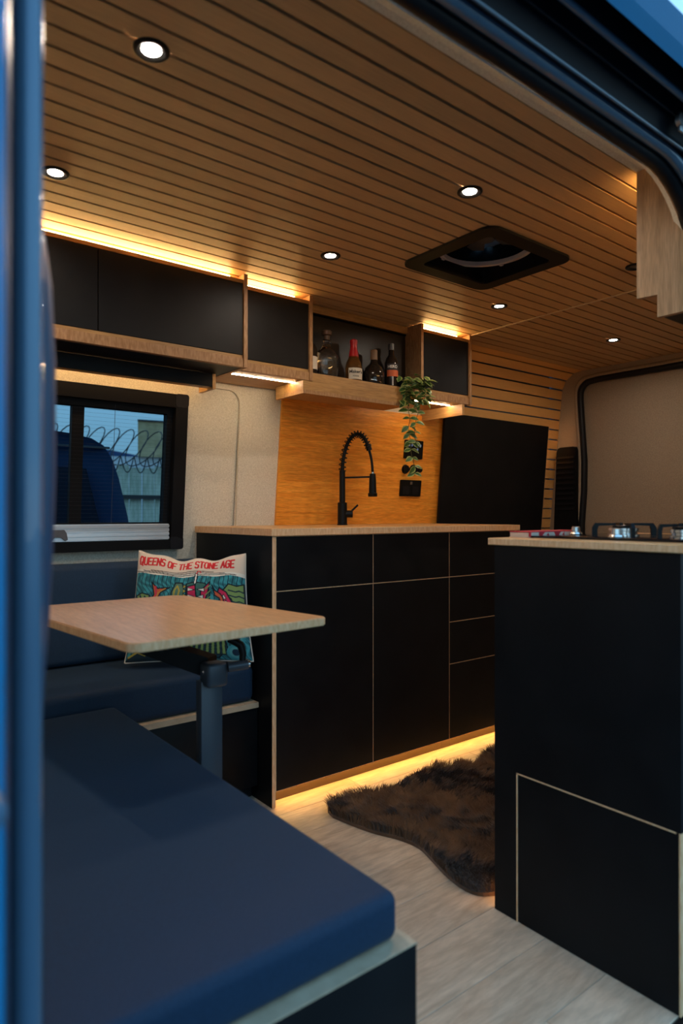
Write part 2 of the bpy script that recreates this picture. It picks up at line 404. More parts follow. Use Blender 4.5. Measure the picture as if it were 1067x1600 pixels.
strip('track_recess', [(.742, 1.803), (.710, 1.794), (.692, 1.882), (.650, 1.836), (.642, 1.884), (.603, 1.832)], M['recess'], wfz)
tube('track_lip', [(-.1, *hs(.708, 1.793)), (2.2, *hs(.708, 1.793))], .0028, M['paint'], wfz, 8)
tube('track_rib', [(-.1, *hs(.690, 1.835)), (2.2, *hs(.690, 1.835))], .0022, M['recess'], wfz, 8)
tube('gutter_lip', [(-.1, *hs(.652, 1.838)), (2.2, *hs(.652, 1.838))], .0065, M['paint'], wfz, 10)
strip('roof_side_skin', [(.603, 1.830), (.588, 1.850), (.572, 1.881), (.60, 1.915)], M['skin'], wfz)
# dark pillar surface outside the seals around the rear corner
pin = opath(.748, .012, 1.789); pout = opath(.748, .30, 1.789)
bm = B(); A = [bm.verts.new(p) for p in pin]; C2 = [bm.verts.new((p[0], q[1], p[2])) for p, q in zip(pout, pin)]
for i in range(2, len(pin)-1): bm.faces.new((A[i], A[i+1], C2[i+1], C2[i]))
link('pillar_recess', tomesh(bm, 'pillar'), M['recess'], wfz)
# felt return beside the seal
pin = opath(.782, -.010, 1.789); pou = opath(.80, .004, 1.789)
bm = B(); A = [bm.verts.new(p) for p in pin]; C2 = [bm.verts.new(p) for p in pou]
for i in range(2, len(pin)-1): bm.faces.new((A[i], A[i+1], C2[i+1], C2[i]))
link('felt_return', tomesh(bm, 'felt', True), M['felt'], wfz)
# door roller bracket in the track
br = thing('roller_bracket', (1.38, .63, 1.73), 'grey metal roller bracket in the sliding door track, top right', 'bracket')
box('plate', (1.36, 1.40, .628, .634, 1.735, 1.775), M['steel'], br, .002)
lathe('roller', [(.004, 0), (.012, .001), (.012, .010), (.004, .011)], (1.362, .625, 1.757), M['steel'], br, 16, axis='y')
tube('arm', [(1.362, .630, 1.757), (1.40, .628, 1.742), (1.46, .628, 1.744)], .005, M['steel'], br, 8)

# near pillar at the left of the opening, profile in plan extruded upward
def vstrip(name, fX, m, yy, z0=-.3, z1=2.0, nz=24):
    """fX(z)-> list of (X,Y) profile points"""
    bm = B(); rows = []
    for k in range(nz+1):
        z = z0+(z1-z0)*k/nz; rows.append([bm.verts.new((a, b, z)) for a, b in fX(z)])
    for r0, r1 in zip(rows, rows[1:]):
        for i in range(len(r0)-1): bm.faces.new((r0[i], r0[i+1], r1[i+1], r1[i]))
    return link(name, tomesh(bm, name, True), m, wfz)
vstrip('pillar_skin', lambda z: [(-.6, .46)]+[(.088+.017*math.sin(a), .535-.017*math.cos(a)) for a in [PI/2*k/6 for k in range(7)]]+[(.107, .58)], M['skin'], 0)
vstrip('pillar_groove', lambda z: [(.107, .575), (.115, .60), (.118, .66)], M['recess'], 0)
vstrip('pillar_flange', lambda z: [(.139+.0125*math.cos(a), .62+.0125*math.sin(a)) for a in [2*PI*k/12+.2 for k in range(13)]], M['paint'], 0)
def bulge(z):
    pts = [(-.5, .1715), (.2, .172), (.55, .174), (.75, .180), (.9, .189), (1.0, .1925), (1.12, .192), (1.2, .188), (1.27, .178), (1.30, .1725), (2.2, .172)]
    for (a, u), (b, v) in zip(pts, pts[1:]):
        if a <= z <= b: return u+(v-u)*(z-a)/(b-a)
    return .172
vstrip('pillar_trim', lambda z: [(.10, .66), (.13, .655)]+[(bulge(z)-.022+.022*math.sin(a), .742-.04*math.cos(a)) for a in [PI/2*k/6 for k in range(7)]]+[(bulge(z)-.01, .80), (-.06, .82)], M['paintdark'], 0, nz=60)
dc = thing('door_catch', (.085, .50, .75), 'small rounded catch on the edge of the blue pillar', 'catch')
lathe('button', [(.004, -.012), (.011, -.010), (.013, -.002), (.013, .02)], (.088, .505, .757), M['paint'], dc, 20, axis='y')

# ---- window in the kitchen side wall
w1 = empty('window_1', (.55, 2.34, .828)); tag(w1, 'black framed acrylic van window with pleated flyscreen', kind='structure')
fr_o = rrect(.0, 1.083, .828, 1.407, .022, 5); fr_i = rrect(.04, 1.035, .862, 1.358, .004, 5)
ring('window_frame', fr_o, fr_i, wf(-.030), wf(.02), M['frame'], w1)
fo2 = rrect(.036, 1.039, .858, 1.362, .003, 5); fi2 = rrect(.075, 1.012, .93, 1.335, .003, 5)
ring('inner_frame', fo2, fi2, wf(-.004), wf(.03), M['frame'], w1)
for zz in (.828, 1.362):
    pts = rrect(1.032, 1.0845, zz-.001, zz+.047, .010, 3)
    prism('corner_cap', pts, wf(-.0315), wf(.0), M['rubber'], w1)
prism('mullion', [(.672, .93), (.713, .93), (.713, 1.335), (.672, 1.335)], wf(.004), wf(.03), M['frame'], w1)
prism('pane', [(.06, .92), (.69, .92), (.69, 1.345), (.06, 1.345)], wf(.022), wf(.025), M['glass'], w1)
prism('pane', [(.695, .92), (1.02, .92), (1.02, 1.345), (.695, 1.345)], wf(.016), wf(.019), M['glass'], w1)
bar = empty('blind_bar', (.5, 2.34, .862)); bar.parent = w1; bar.location = Vector((.5, 2.34, .862))-WORLD['window_1']
for k in range(4):
    z0 = .866+.0145*k; prism('slat', rrect(.04, 1.03, z0, z0+.0125, .004, 2), wf(-.026), wf(-.016), M['alu'], bar)
prism('slat_core', [(.04, .864), (1.03, .864), (1.03, .924), (.04, .924)], wf(-.018), wf(-.006), M['alu'], bar)
g = [(.598, .872), (.606, .868), (.618, .880), (.638, .880), (.652, .868), (.660, .872), (.656, .895), (.648, .906), (.610, .906), (.602, .895)]
prism('blind_grip', g, wf(-.034), wf(-.024), M['grip'], bar)
bm = B(); z = .936
while z < 1.335:
    add_box(bm, .05, 1.03, wallY(z)-.0062, wallY(z)-.0058, z, z+.0004); z += .0135
add_box(bm, .795, .7965, wallY(1.13)-.03, wallY(1.13)-.028, .93, .931)
fs = link('flyscreen', tomesh(bm, 'fly'), M['thread'], w1); fs['kind'] = 'stuff'
prism('screen_cord', [(.815, .925), (.8163, .925), (.8163, 1.35), (.815, 1.35)], wf(-.008), wf(-.0068), M['thread'], w1)

# ================================================================== OUTSIDE (seen through the window)
M['asphalt'] = noisy(mat('asphalt', (.05, .05, .055), .9), (.035, .037, .04), (.07, .07, .075), 12)
M['van2'] = mat('dark blue paint of parked van', (.02, .05, .11), .4, .2, .4)
M['van2g'] = mat('dark glass', (.01, .012, .02), .1)
M['pale'] = noisy(mat('weathered fence board', (.6, .6, .45), .8), (.52, .54, .38), (.80, .78, .58), 9, (3, 3, .6))
M['wire'] = mat('razor wire', (.05, .05, .05), .5, .6)
M['stone'] = noisy(mat('brown brick', (.3, .24, .15), .9), (.42, .31, .15), (.68, .50, .27), 3)
M['palewall'] = mat('pale rendered wall', (.8, .8, .8), .8)
M['hill'] = noisy(mat('wooded hill', (.01, .035, .10), 1), (.008, .035, .11), (.014, .05, .14), .02)
gz = -.62
gr = box('ground', (-60, 80, -40, 90, gz-.2, gz), M['asphalt']); tag(gr, 'grey asphalt yard outside', kind='structure')
hl = [(-200, -5)]+[(-200+20*k, 27+2.5*math.sin(k*.7)+1.2*math.sin(k*1.9)) for k in range(31)]+[(400, -5)]
hil = prism('hill', hl, lambda p: (p[0], 260, p[1]), lambda p: (p[0], 300, p[1]), M['hill']); tag(hil, 'distant blue wooded hills beyond the fence', kind='structure')
# parked van, its rear end towards us
pv = thing('parked_van', (.66, 6.2, gz), 'dark blue van parked outside beyond the window', 'van')
half = [(1.03, -.30), (1.03, .20), (1.01, .60), (.965, .95), (.915, 1.20), (.875, 1.33), (.82, 1.42), (.74, 1.465), (.60, 1.49), (.30, 1.515), (0, 1.52)]
sec = [(.66+a, b) for a, b in half]+[(.66-a, b) for a, b in half[::-1][1:]]
bm = B(); loops = []
for y, k, dz in ((4.44, .93, -.05), (4.41, .985, -.01), (4.40, 1, 0), (8.0, 1, 0), (8.3, .95, -.1)):
    loops.append([bm.verts.new((.66+(p[0]-.66)*k, y+.10*max(0, p[1]-.6), p[1]+dz*(p[1] > .5))) for p in sec])
for a, b in zip(loops, loops[1:]):
    for i in range(len(sec)): bm.faces.new((a[i], b[i], b[(i+1) % len(sec)], a[(i+1) % len(sec)]))
bm.faces.new(loops[0]); bm.faces.new(loops[-1][::-1])
link('body', tomesh(bm, 'van', True), M['van2'], pv)
def vf(y): return lambda p: (.66+p[0], y+.10*max(0, p[1]-.6), p[1])
for sg in (-1, 1):
    prism('door_window', [(sg*.06, .78), (sg*.06, 1.28), (sg*.70, 1.26), (sg*.80, .78)], vf(4.395), vf(4.43), M['van2g'], pv)
    prism('tail_lamp', [(sg*.90, .30), (sg*.90, .85), (sg*.965, .83), (sg*.985, .30)], vf(4.395), vf(4.43), mat('tail lamp', (.12, .01, .01), .3), pv)
for z in (1.40, .66, .42): prism('body_line', [(-.86, z), (.86, z), (.86, z+.014), (-.86, z+.014)], vf(4.398), vf(4.42), M['van2g'], pv)
box('bumper', (-.36, 1.68, 4.33, 4.50, -.28, -.02), M['rubber'], pv, .03)
for x in (-.22, 1.30):
    for yy in (5.1, 7.5):
        w = lathe('wheel', [(.1, 0), (.30, 0), (.33, .05), (.33, .2), (.1, .22)], (x, yy, gz+.33), M['rubber'], pv, 28, axis='x')
# fence of upright boards
fe = thing('fence', (5, 8.5, gz), 'weathered upright board fence with rail outside the window', 'fence')
for k in range(24):
    x = 1.95+.172*k; h = 1.58+.02*math.sin(k*2.3)
    nm = box('board', (x, x+.150, 8.5+.012*(k % 2), 8.53+.012*(k % 2), gz, h), M['pale'], fe, 0)
for z in (1.16, -.1): box('rail', (1.9, 6.1, 8.44, 8.50, z, z+.05), M['wire'], fe)
for x in (1.9, 3.95, 6.0): box('fence_post', (x, x+.08, 8.46, 8.56, gz, 1.9), M['wire'], fe)
# razor wire coil on the fence
pts = [(1.9+4.2*t/400+.16*math.cos(t*2*PI/18+.6), 8.52+.16*math.sin(t*2*PI/18), 1.83+.24*math.cos(t*2*PI/18)) for t in range(401)]
rw = tag(tube('razor_wire', pts, .0075, M['wire'], None, 5, loc=(2, 8.5, 1.5)), 'coil of razor wire along the top of the fence', 'wire')
pts2 = [(1.95+4.1*t/400, 8.42+.04*math.sin(t*2*PI/17), 1.60+.10*math.cos(t*2*PI/17)) for t in range(401)]
tag(tube('razor_wire', pts2, .0075, M['wire'], None, 5, loc=(2, 8.6, 1.4)), 'second smaller tangle of razor wire hanging against the fence top', 'wire')
bl = thing('brick_building', (9.4, 20, gz), 'square brown brick building block beyond the fence', 'building')
prism('upper_wall', [(7.65, 20), (16, 18.2), (18, 24), (9.6, 24.8)], lambda p: (p[0], p[1], 2.75), lambda p: (p[0], p[1], 3.84), M['stone'], bl)
prism('roof_edge', [(7.62, 19.95), (16.03, 18.15), (18.05, 24), (9.6, 24.85)], lambda p: (p[0], p[1], 3.842), lambda p: (p[0], p[1], 3.89), M['wire'], bl)
prism('lower_wall', [(6.9, 20.4), (16.6, 18.1), (18.6, 24), (9.0, 25.3)], lambda p: (p[0], p[1], gz), lambda p: (p[0], p[1], 2.748), M['palewall'], bl)

# ================================================================== BENCH AND CUSHIONS
bn = thing('bench_box', (.4, 1.4, 0), 'dark L-shaped bench base with pale wood top edge beside the table', 'bench')
box('near_front_panel', (-.045, .688, .700, .715, .001, .3285), M['black'], bn, .001)
box('side_panel', (.673, .688, .7155, 2.00, .001, .3285), M['black'], bn, .001)
box('near_lid', (-.045, .6885, .6995, 1.985, .3287, .331), M['paleedge'], bn, 0)
box('far_front_panel', (.6885, 1.148, 1.925, 1.940, .05, .313), M['black'], bn, .001)
box('far_lid', (-.045, 1.148, 1.9245+.062, 2.375, .3135, .331), M['paleedge'], bn, 0)
box('far_lid_edge', (.6887, 1.148, 1.917, 1.9860, .3135, .331), M['paleedge'], bn, 0)
box('far_toe_board', (.6887, 1.148, 1.965, 1.975, .001, .05), M['black'], bn, 0)
def cushion(name, x0, x1, y0, y1, z0, z1, r, crown, label, nx=40, ny=40, lean=None, piping=True):
    """soft box: rounded edges with a slight crown"""
    bm = B(); add_box(bm, x0, x1, y0, y1, z0, z1)
    bmesh.ops.bevel(bm, geom=bm.edges[:], offset=r, segments=6, affect='EDGES', profile=.5)
    bmesh.ops.subdivide_edges(bm, edges=[e for e in bm.edges if e.calc_length() > .15], cuts=7, use_grid_fill=True)
    for v in bm.verts:
        u = (v.co.x-x0)/(x1-x0); w = (v.co.y-y0)/(y1-y0); h = (v.co.z-z0)/(z1-z0)
        v.co.z += crown*h*max(0, 1-(2*u-1)**4)*max(0, 1-(2*w-1)**4)
        if lean: v.co = Vector(lean(v.co))
    o = link(name, tomesh(bm, name, True), M['cushion'], None, ((x0+x1)/2, (y0+y1)/2, z0)); tag(o, label, 'cushion')
    for p in o.data.polygons: p.use_smooth = True
    return o
cushion('seat_cushion', -.04, .671, .717, 1.92, .332, .404, .018, .004, 'large dark seat cushion nearest the camera on the bench')
cushion('seat_cushion', -.04, 1.143, 1.935, 2.36, .332, .452, .022, .006, 'dark seat cushion under the window, beneath the printed pillow')
cushion('backrest_cushion', -.04, 1.143, 2.30, 2.385, .462, .79, .022, 0, 'dark backrest cushion against the felt wall below the window', lean=lambda c: (c.x, c.y+(-.05*(.79-c.z)/.33), c.z))

# ================================================================== TABLE
tb = thing('dining_table', (.77, 1.51, 0), 'bamboo table top on a single grey post beside the bench', 'table')
ZT = .72
cor = [Vector(c) for c in ((.931, 1.235), (.447, 1.199), (.379, 1.854), (.838, 1.853))]
def roundpoly(cs, rs, n=7):
    pts = []; N_ = len(cs)
    for i, c in enumerate(cs):
        a = (cs[i-1]-c).normalized(); b = (cs[(i+1) % N_]-c).normalized(); r = rs[i]
        ang = a.angle(b); d = r/math.tan(ang/2); p0 = c+a*d; p1 = c+b*d; cc = c+(a+b).normalized()*(r/math.sin(ang/2))
        v0 = p0-cc; v1 = p1-cc; t0 = math.atan2(v0.y, v0.x); t1 = math.atan2(v1.y, v1.x); dt = (t1-t0+PI) % (2*PI)-PI
        for k in range(n+1): t = t0+dt*k/n; pts.append((cc.x+r*math.cos(t), cc.y+r*math.sin(t)))
    return pts
tp = roundpoly(cor, [.022, .03, .03, .05])
bm = B(); add_prism(bm, tp, lambda p: (p[0], p[1], ZT), lambda p: (p[0], p[1], ZT-.0185))
bmesh.ops.recalc_face_normals(bm, faces=bm.faces[:])
es = [e for e in bm.edges if abs(e.verts[0].co.z-e.verts[1].co.z) < 1e-5]
bmesh.ops.bevel(bm, geom=es, offset=.0022, segments=2, affect='EDGES')
me = tomesh(bm, 'top', True)
for p_ in me.polygons: p_.material_index = 0 if abs(p_.normal.z) > .7 else 1
top = link('tabletop', me, [M['table'], M['edge']], tb)
M['edge'].node_tree.nodes
box('post', (.735, .793, 1.500, 1.531, .001, .545), M['post'], tb, .002)
box('floor_plate', (.712, .83, 1.47, 1.56, 0.0005, .006), M['post'], tb, .001)
hd = box('pivot_head', (.738, .794, 1.470, 1.520, .533, .592), M['post'], tb, .009, seg=3)
lathe('bolt', [(.003, 0), (.006, .002), (.006, .006)], (.735, 1.497, .57), M['chrome'], hd, 12, axis='x')
prism('arm', [(0, -.030), (0, .022), (.10, .055), (.30, .098), (.30, .085), (.16, .03)], lambda p: (.765-p[0]*.80, 1.525+p[0]*.42, .575+p[1]+.0), lambda p: (.765+.035-p[0]*.80, 1.525+p[0]*.42+.02, .575+p[1]), M['matblack'], tb)
box('mounting_plate', (.50, .80, 1.48, 1.74, ZT-.0285, ZT-.0188), M['matblack'], tb, .002)
tube('support_column', [(.66, 1.58, .62), (.66, 1.58, ZT-.028)], .022, M['matblack'], tb, 14)
ck = tube('clamp_knob', [(.792, 1.47, .580), (.84, 1.455, .584)], .0125, M['post'], tb, 16)
tube('clamp_tip', [(.838, 1.456, .584), (.845, 1.453, .5845)], .0085, M['chrome'], ck, 12)
tube('lever', [(.826, 1.460, .585), (.83, 1.462, .61), (.825, 1.466, .632), (.806, 1.475, .645), (.796, 1.48, .647)], [.0075, .009, .010, .010, .007], M['matblack'], tb, 12)

# ================================================================== PRINTED PILLOW
def painted_material(name, rough=.8):
    m = mat(name, (1, 1, 1), rough, 0, .2, sheen=.2); t = m.node_tree
    a = t.nodes.new('ShaderNodeVertexColor'); a.layer_name = 'print'; t.links.new(a.outputs[0], t.nodes['Principled BSDF'].inputs['Base Color']); return m
M['print'] = painted_material('printed cotton')
STROKES = {  # 5x7 stroke font on a 0..1 box
 'Q': [[(.2, 0), (0, .25), (0, .75), (.2, 1), (.8, 1), (1, .75), (1, .25), (.8, 0), (.2, 0)], [(.6, .3), (1, -.1)]],
 'U': [[(0, 1), (0, .2), (.2, 0), (.8, 0), (1, .2), (1, 1)]], 'E': [[(1, 1), (0, 1), (0, 0), (1, 0)], [(0, .5), (.8, .5)]],
 'N': [[(0, 0), (0, 1), (1, 0), (1, 1)]], 'S': [[(1, .9), (.7, 1), (.2, 1), (0, .8), (.1, .55), (.9, .45), (1, .2), (.8, 0), (.2, 0), (0, .1)]],
 'O': [[(.2, 0), (0, .25), (0, .75), (.2, 1), (.8, 1), (1, .75), (1, .25), (.8, 0), (.2, 0)]], 'F': [[(1, 1), (0, 1), (0, 0)], [(0, .5), (.8, .5)]],
 'T': [[(0, 1), (1, 1)], [(.5, 1), (.5, 0)]], 'H': [[(0, 0), (0, 1)], [(1, 0), (1, 1)], [(0, .5), (1, .5)]],
 'A': [[(0, 0), (.5, 1), (1, 0)], [(.2, .35), (.8, .35)]], 'G': [[(1, .85), (.8, 1), (.2, 1), (0, .75), (0, .25), (.2, 0), (.8, 0), (1, .2), (1, .5), (.6, .5)]]}
def paint(n=300):
    """flat print of the cushion on an n x n grid: row = v up, col = u right"""
    v, u = np.mgrid[0:n, 0:n]/(n-1.0); C = np.zeros((n, n, 3)); C[:] = (.80, .64, .50)
    def line(pts, w, col):
        for (x0, y0), (x1, y1) in zip(pts, pts[1:]):
            dx, dy = x1-x0, y1-y0; L2 = dx*dx+dy*dy+1e-12; t = np.clip(((u-x0)*dx+(v-y0)*dy)/L2, 0, 1)
            C[np.hypot(u-x0-t*dx, v-y0-t*dy) < w] = col
    def inside(pts):
        m = np.zeros_like(u, bool); j = len(pts)-1
        for i in range(len(pts)):
            xi, yi = pts[i]; xj, yj = pts[j]
            if yi != yj: m ^= ((yi > v) != (yj > v)) & (u < (xj-xi)*(v-yi)/(yj-yi)+xi)
            j = i
        return m
    def poly(pts, col, ol=.006, oc=(.01, .02, .03)):
        C[inside(pts)] = col
        if ol: line(list(pts)+[pts[0]], ol, oc)
    RED = (.70, .03, .035); NAVY = (.008, .03, .06); TEAL = (.05, .30, .34); GREEN = (.22, .34, .11); PINK = (.62, .03, .10); YEL = (.45, .36, .06); WH = (.85, .80, .70); ORG = (.65, .12, .05)
    sea = .775+.012*np.sin(u*9+1)+.006*np.sin(u*23)
    foam = (v < sea+.035) & (v > sea); C[foam] = (.85, .78, .66)
    m = v <= sea; tone = .8+.35*np.sin(u*70+v*40+3*np.sin(v*37)+2*np.sin(u*19))
    C[m] = np.array(TEAL)*np.clip(tone, .55, 1.25)[m][:, None]
    m2 = m & (np.sin(u*160+v*55+3*np.sin(v*30)) > .86); C[m2] = NAVY
    for k in range(3):
        xs = [i/40 for i in range(41)]; line([(x, .79+.016*k+.012*math.sin(x*9+1+k*.35)) for x in xs][(3*k):(38-4*k)], .0036, (.03, .02, .02))
    # lettering
    s = 'QUEENS OF THE STONE AGE'; x = .03; w = .030; g = .0125
    for ch in s:
        if ch == ' ': x += .020; continue
        for st in STROKES[ch]:
            line([(x+a*w+.06*(.02*b), .868+.010*math.sin(x*11)+b*.078) for a, b in st], .0078, RED)
        x += w+g
    # left creature: flame coloured tail and striped body
    poly([(.0, .56), (.08, .60), (.15, .58), (.20, .52), (.16, .44), (.0, .42)], GREEN)
    for k in range(4): line([(.02+.045*k, .58-.006*k), (.05+.045*k, .52), (.04+.045*k, .45)], .007, NAVY)
    poly([(.15, .50), (.20, .58), (.17, .70), (.23, .64), (.34, .65), (.26, .60), (.22, .50)], ORG)
    line([(.18, .50), (.22, .58), (.21, .66)], .006, PINK); line([(.2, .5), (.24, .6), (.30, .64)], .004, YEL)
    # middle creature: pale green jug shape, pink jaws, white teeth
    poly([(.36, .40), (.36, .60), (.39, .70), (.45, .70), (.47, .64), (.46, .40)], (.10, .20, .14))
    line([(.38, .44), (.385, .62), (.41, .67), (.43, .62), (.41, .5)], .007, YEL)
    for k in range(5): poly([(.465, .46+.045*k), (.50, .48+.045*k), (.465, .50+.045*k)], YEL, .003)
    poly([(.49, .38), (.49, .69), (.56, .71), (.66, .70), (.70, .62), (.68, .50), (.66, .38)], (.05, .16, .13))
    poly([(.50, .38), (.50, .66), (.57, .68), (.58, .56), (.59, .40)], PINK); poly([(.60, .38), (.62, .62), (.70, .72), (.68, .60), (.64, .50), (.63, .38)], PINK)
    for k in range(4):
        z = .42+.065*k; poly([(.505, z), (.565, z+.015), (.505, z+.035)], WH, .003); poly([(.62+.01*k, z), (.585, z+.02), (.62+.01*k, z+.035)], WH, .003)
    for k in range(5): line([(.66, .42+.055*k), (.70, .46+.055*k)], .005, GREEN)
    poly([(.555, .69), (.575, .69), (.585, .80), (.565, .81)], WH, .004); line([(.575, .80), (.59, .83), (.61, .825), (.612, .81)], .005, RED)
    # right creature: curled green striped body and pink jaw
    poly([(.80, .62), (.86, .70), (.93, .68), (.99, .70), (1.0, .40), (.93, .34), (.92, .46), (.88, .56)], GREEN)
    for k in range(6): line([(.86+.005*k, .64-.05*k), (.92, .625-.05*k), (.95, .635-.05*k), (.99, .62-.05*k)], .006, NAVY)
    poly([(.78, .66), (.84, .62), (.90, .50), (.93, .40), (.86, .36), (.84, .46), (.80, .55), (.76, .60)], PINK)
    for k in range(4): poly([(.815+.022*k, .60-.055*k), (.84+.022*k, .555-.055*k), (.80+.022*k, .55-.05*k)], WH, .003)
    poly([(.72, .68), (.745, .63), (.79, .60), (.81, .57), (.83, .48), (.80, .50), (.78, .56), (.74, .585)], ORG)
    # lower part: striped frond, shells
    poly([(.50, .02), (.46, .20), (.52, .33), (.68, .36), (.80, .26), (.82, .10), (.74, .02)], (.02, .08, .10))
    for k in range(7): poly([(.50+.045*k, .05), (.53+.045*k, .05), (.60+.035*k, .30), (.575+.035*k, .30)], GREEN, .004)
    for cx, cy in ((.90, .20), (.88, .07), (.30, .25), (.12, .22)):
        for r_, c_ in ((.07, TEAL), (.05, (.10, .35, .36)), (.03, NAVY)):
            C[np.hypot(u-cx, v-cy) < r_] = c_
    poly([(.02, .02), (.10, .10), (.25, .08), (.36, .12), (.45, .05), (.45, .0), (.0, .0)], (.015, .035, .05))
    poly([(.26, .06), (.30, .11), (.35, .05), (.30, .02)], PINK); line([(.03, .04), (.10, .08), (.16, .05)], .008, YEL)
    for k in range(8): line([(.80+.02*k, .30), (.83+.02*k, .34)], .004, WH)
    return C
def pillow(name, TL, TR, BR, BL, thick, label, n=300, sag=.03):
    TL, TR, BR, BL = map(Vector, (TL, TR, BR, BL)); img = paint(n); nrm = (BL-TL).cross(TR-TL).normalized()
    front, cols = [], []
    vs_, fs_, cc = [], [], []
    def pt(u, v, side):
        eu = 1-(2*u-1)**2; ev = 1-(2*v-1)**2
        uu = .5+(u-.5)*(1-.045*ev*1); vv = .5+(v-.5)*(1-.035*eu)
        p = BL.lerp(BR, uu).lerp(TL.lerp(TR, uu), vv)
        t = thick*(max(eu, 0)*max(ev, 0))**.42
        wr_ = .004*math.sin(u*38+v*9)*max(0, v-.6)*(1-abs(2*v-1))+.003*math.sin(u*9-v*25)*ev*eu
        dz = -sag*eu*(max(0, v-.55)/.45)**2*(.55+.45*math.sin(u*9.5+.9)**2)*(1 if True else 0)
        return p+nrm*side*(t*.5+wr_)+Vector((0, 0, dz))
    for j in range(n):
        for i in range(n): vs_.append(pt(i/(n-1), j/(n-1), 1)); cc.append(img[j, i])
    for j in range(n-1):
        for i in range(n-1): a = j*n+i; fs_.append((a, a+1, a+n+1, a+n))
    nb = 24; off = len(vs_)
    for j in range(nb):
        for i in range(nb): vs_.append(pt(i/(nb-1), j/(nb-1), -1)); cc.append((.80, .64, .50))
    for j in range(nb-1):
        for i in range(nb-1): a = off+j*nb+i; fs_.append((a, a+nb, a+nb+1, a+1))
    base = Vector(((BL+BR)/2)); me = bpy.data.meshes.new(name); me.from_pydata([tuple(p) for p in vs_], [], fs_)
    at = me.color_attributes.new('print', 'FLOAT_COLOR', 'POINT'); arr = np.ones((len(vs_), 4), np.float32); arr[:, :3] = np.array(cc); at.data.foreach_set('color', arr.ravel())
    for p in me.polygons: p.use_smooth = True
    root = thing(name, base, label, 'pillow')
    link('cover', me, M['print'], root)
    edge = [pt(u_, v_, 0) for u_, v_ in [(k/40, 0) for k in range(41)]+[(1, k/40) for k in range(1, 41)]+[(1-k/40, 1) for k in range(1, 41)]+[(0, 1-k/40) for k in range(1, 40)]]
    edge.append(edge[0]); tube('piping', edge, .0028, mat('cream piping', (.75, .66, .55), .8), root, 6)
    return root
pillow('printed_pillow', (.847, 2.200, .836), (1.122, 1.960, .826), (1.128, 1.918, .470), (.768, 2.120, .478), .11,
       'cream and teal pillow with red lettering and sea creatures, leaning behind the table')
for o in COL.objects:
    if o.name == 'printed_pillow': WORLD[o.name] = Vector(o.location)

# ================================================================== KITCHEN UNIT
KY = 1.841
def front(name, x0, x1, z0, z1, parent, y=KY+.0145):
    """black laminate front with wood edge banding that shows as a thin line"""
    o = box(name, (x0+.0018, x1-.0018, y-.0145, y-.0134, z0+.0018, z1-.0018), M['black'], parent)
    return o
kc1 = thing('kitchen_cabinet', (1.38, 2.1, 0), 'black kitchen cabinet nearest the table, wood edged side panel, one tall door', 'cabinet', 'black kitchen cabinets under the bamboo worktop')
kc2 = thing('kitchen_cabinet', (1.79, 2.1, 0), 'middle black kitchen cabinet of the run, one drawer over one tall door', 'cabinet', 'black kitchen cabinets under the bamboo worktop')
kc3 = thing('kitchen_cabinet', (2.2, 2.1, 0), 'black kitchen cabinet with four stacked drawers at far end of run', 'cabinet', 'black kitchen cabinets under the bamboo worktop')
bm = B(); add_box(bm, 1.152, 1.1655, KY-.002, 2.395, .0005, .8875); me = tomesh(bm, 'side')
for p_ in me.polygons: p_.material_index = 0 if abs(p_.normal.x) > .7 else 1
for k_, (a, b) in enumerate(((1.1655, 1.588), (1.588, 1.995), (1.995, 2.428))):
    kc = (kc1, kc2, kc3)[k_]
    box('carcass', (a+.0003, b-.0003, KY+.0150, 2.385, .05, .8878), M['edge'], kc)
    # raw plywood edges of the fronts, seen as thin lines between them
    box('ply_edge', (a+.0003, b-.0003, KY+.0012, KY+.0148, .0500, .8878), M['edge'], kc)
    box('toe_board', (a+.0003, b-.0003, 1.885, 1.897, .001, .0498), M['toe'], kc)
link('side_panel', me, [M['black'], M['edge']], kc1)
EG = .0   # fronts
front('drawer', 1.1665+.0015, 1.588, .706, .8875, kc1); front('door', 1.1665+.0015, 1.588, .0505, .706, kc1)
front('drawer', 1.588, 1.995, .706, .8875, kc2); front('door', 1.588, 1.995, .0505, .706, kc2)
for a, b in ((.706, .8875), (.523, .706), (.353, .523), (.0505, .353)): front('drawer', 1.995, 2.416, a, b, kc3)
box('end_panel', (2.4163, 2.4283, KY-.002, KY+.0098, .0505, .8878), M['edge'], kc3)
wt = link('worktop', (lambda bm: (add_box(bm, 1.146, 2.444, 1.832, 2.398, .888, .913, .0015, 1), tomesh(bm, 'wt'))[1])(B()), [M['bamboo'], M['edge']], None, (1.8, 2.1, .888))
for p_ in wt.data.polygons: p_.material_index = 0 if abs(p_.normal.z) > .7 else 1
tag(wt, 'long bamboo worktop over the black kitchen cabinets', 'worktop')
def led(name, d, label, m='led', group='warm led strips', parent=None, lip=None):
    o = box(name, d, M[m], parent, 0, loc=((d[0]+d[1])/2, (d[2]+d[3])/2, d[4]) if parent is None else None)
    if label: tag(o, label, 'led light', group)
    return o
led('led_strip', (1.17, 2.42, 1.8565, 1.8665, .0455, .0495), 'warm led strip in the toe recess of the kitchen run, glowing onto the floor', 'ledfloor', 'led strips at the kitchen base')

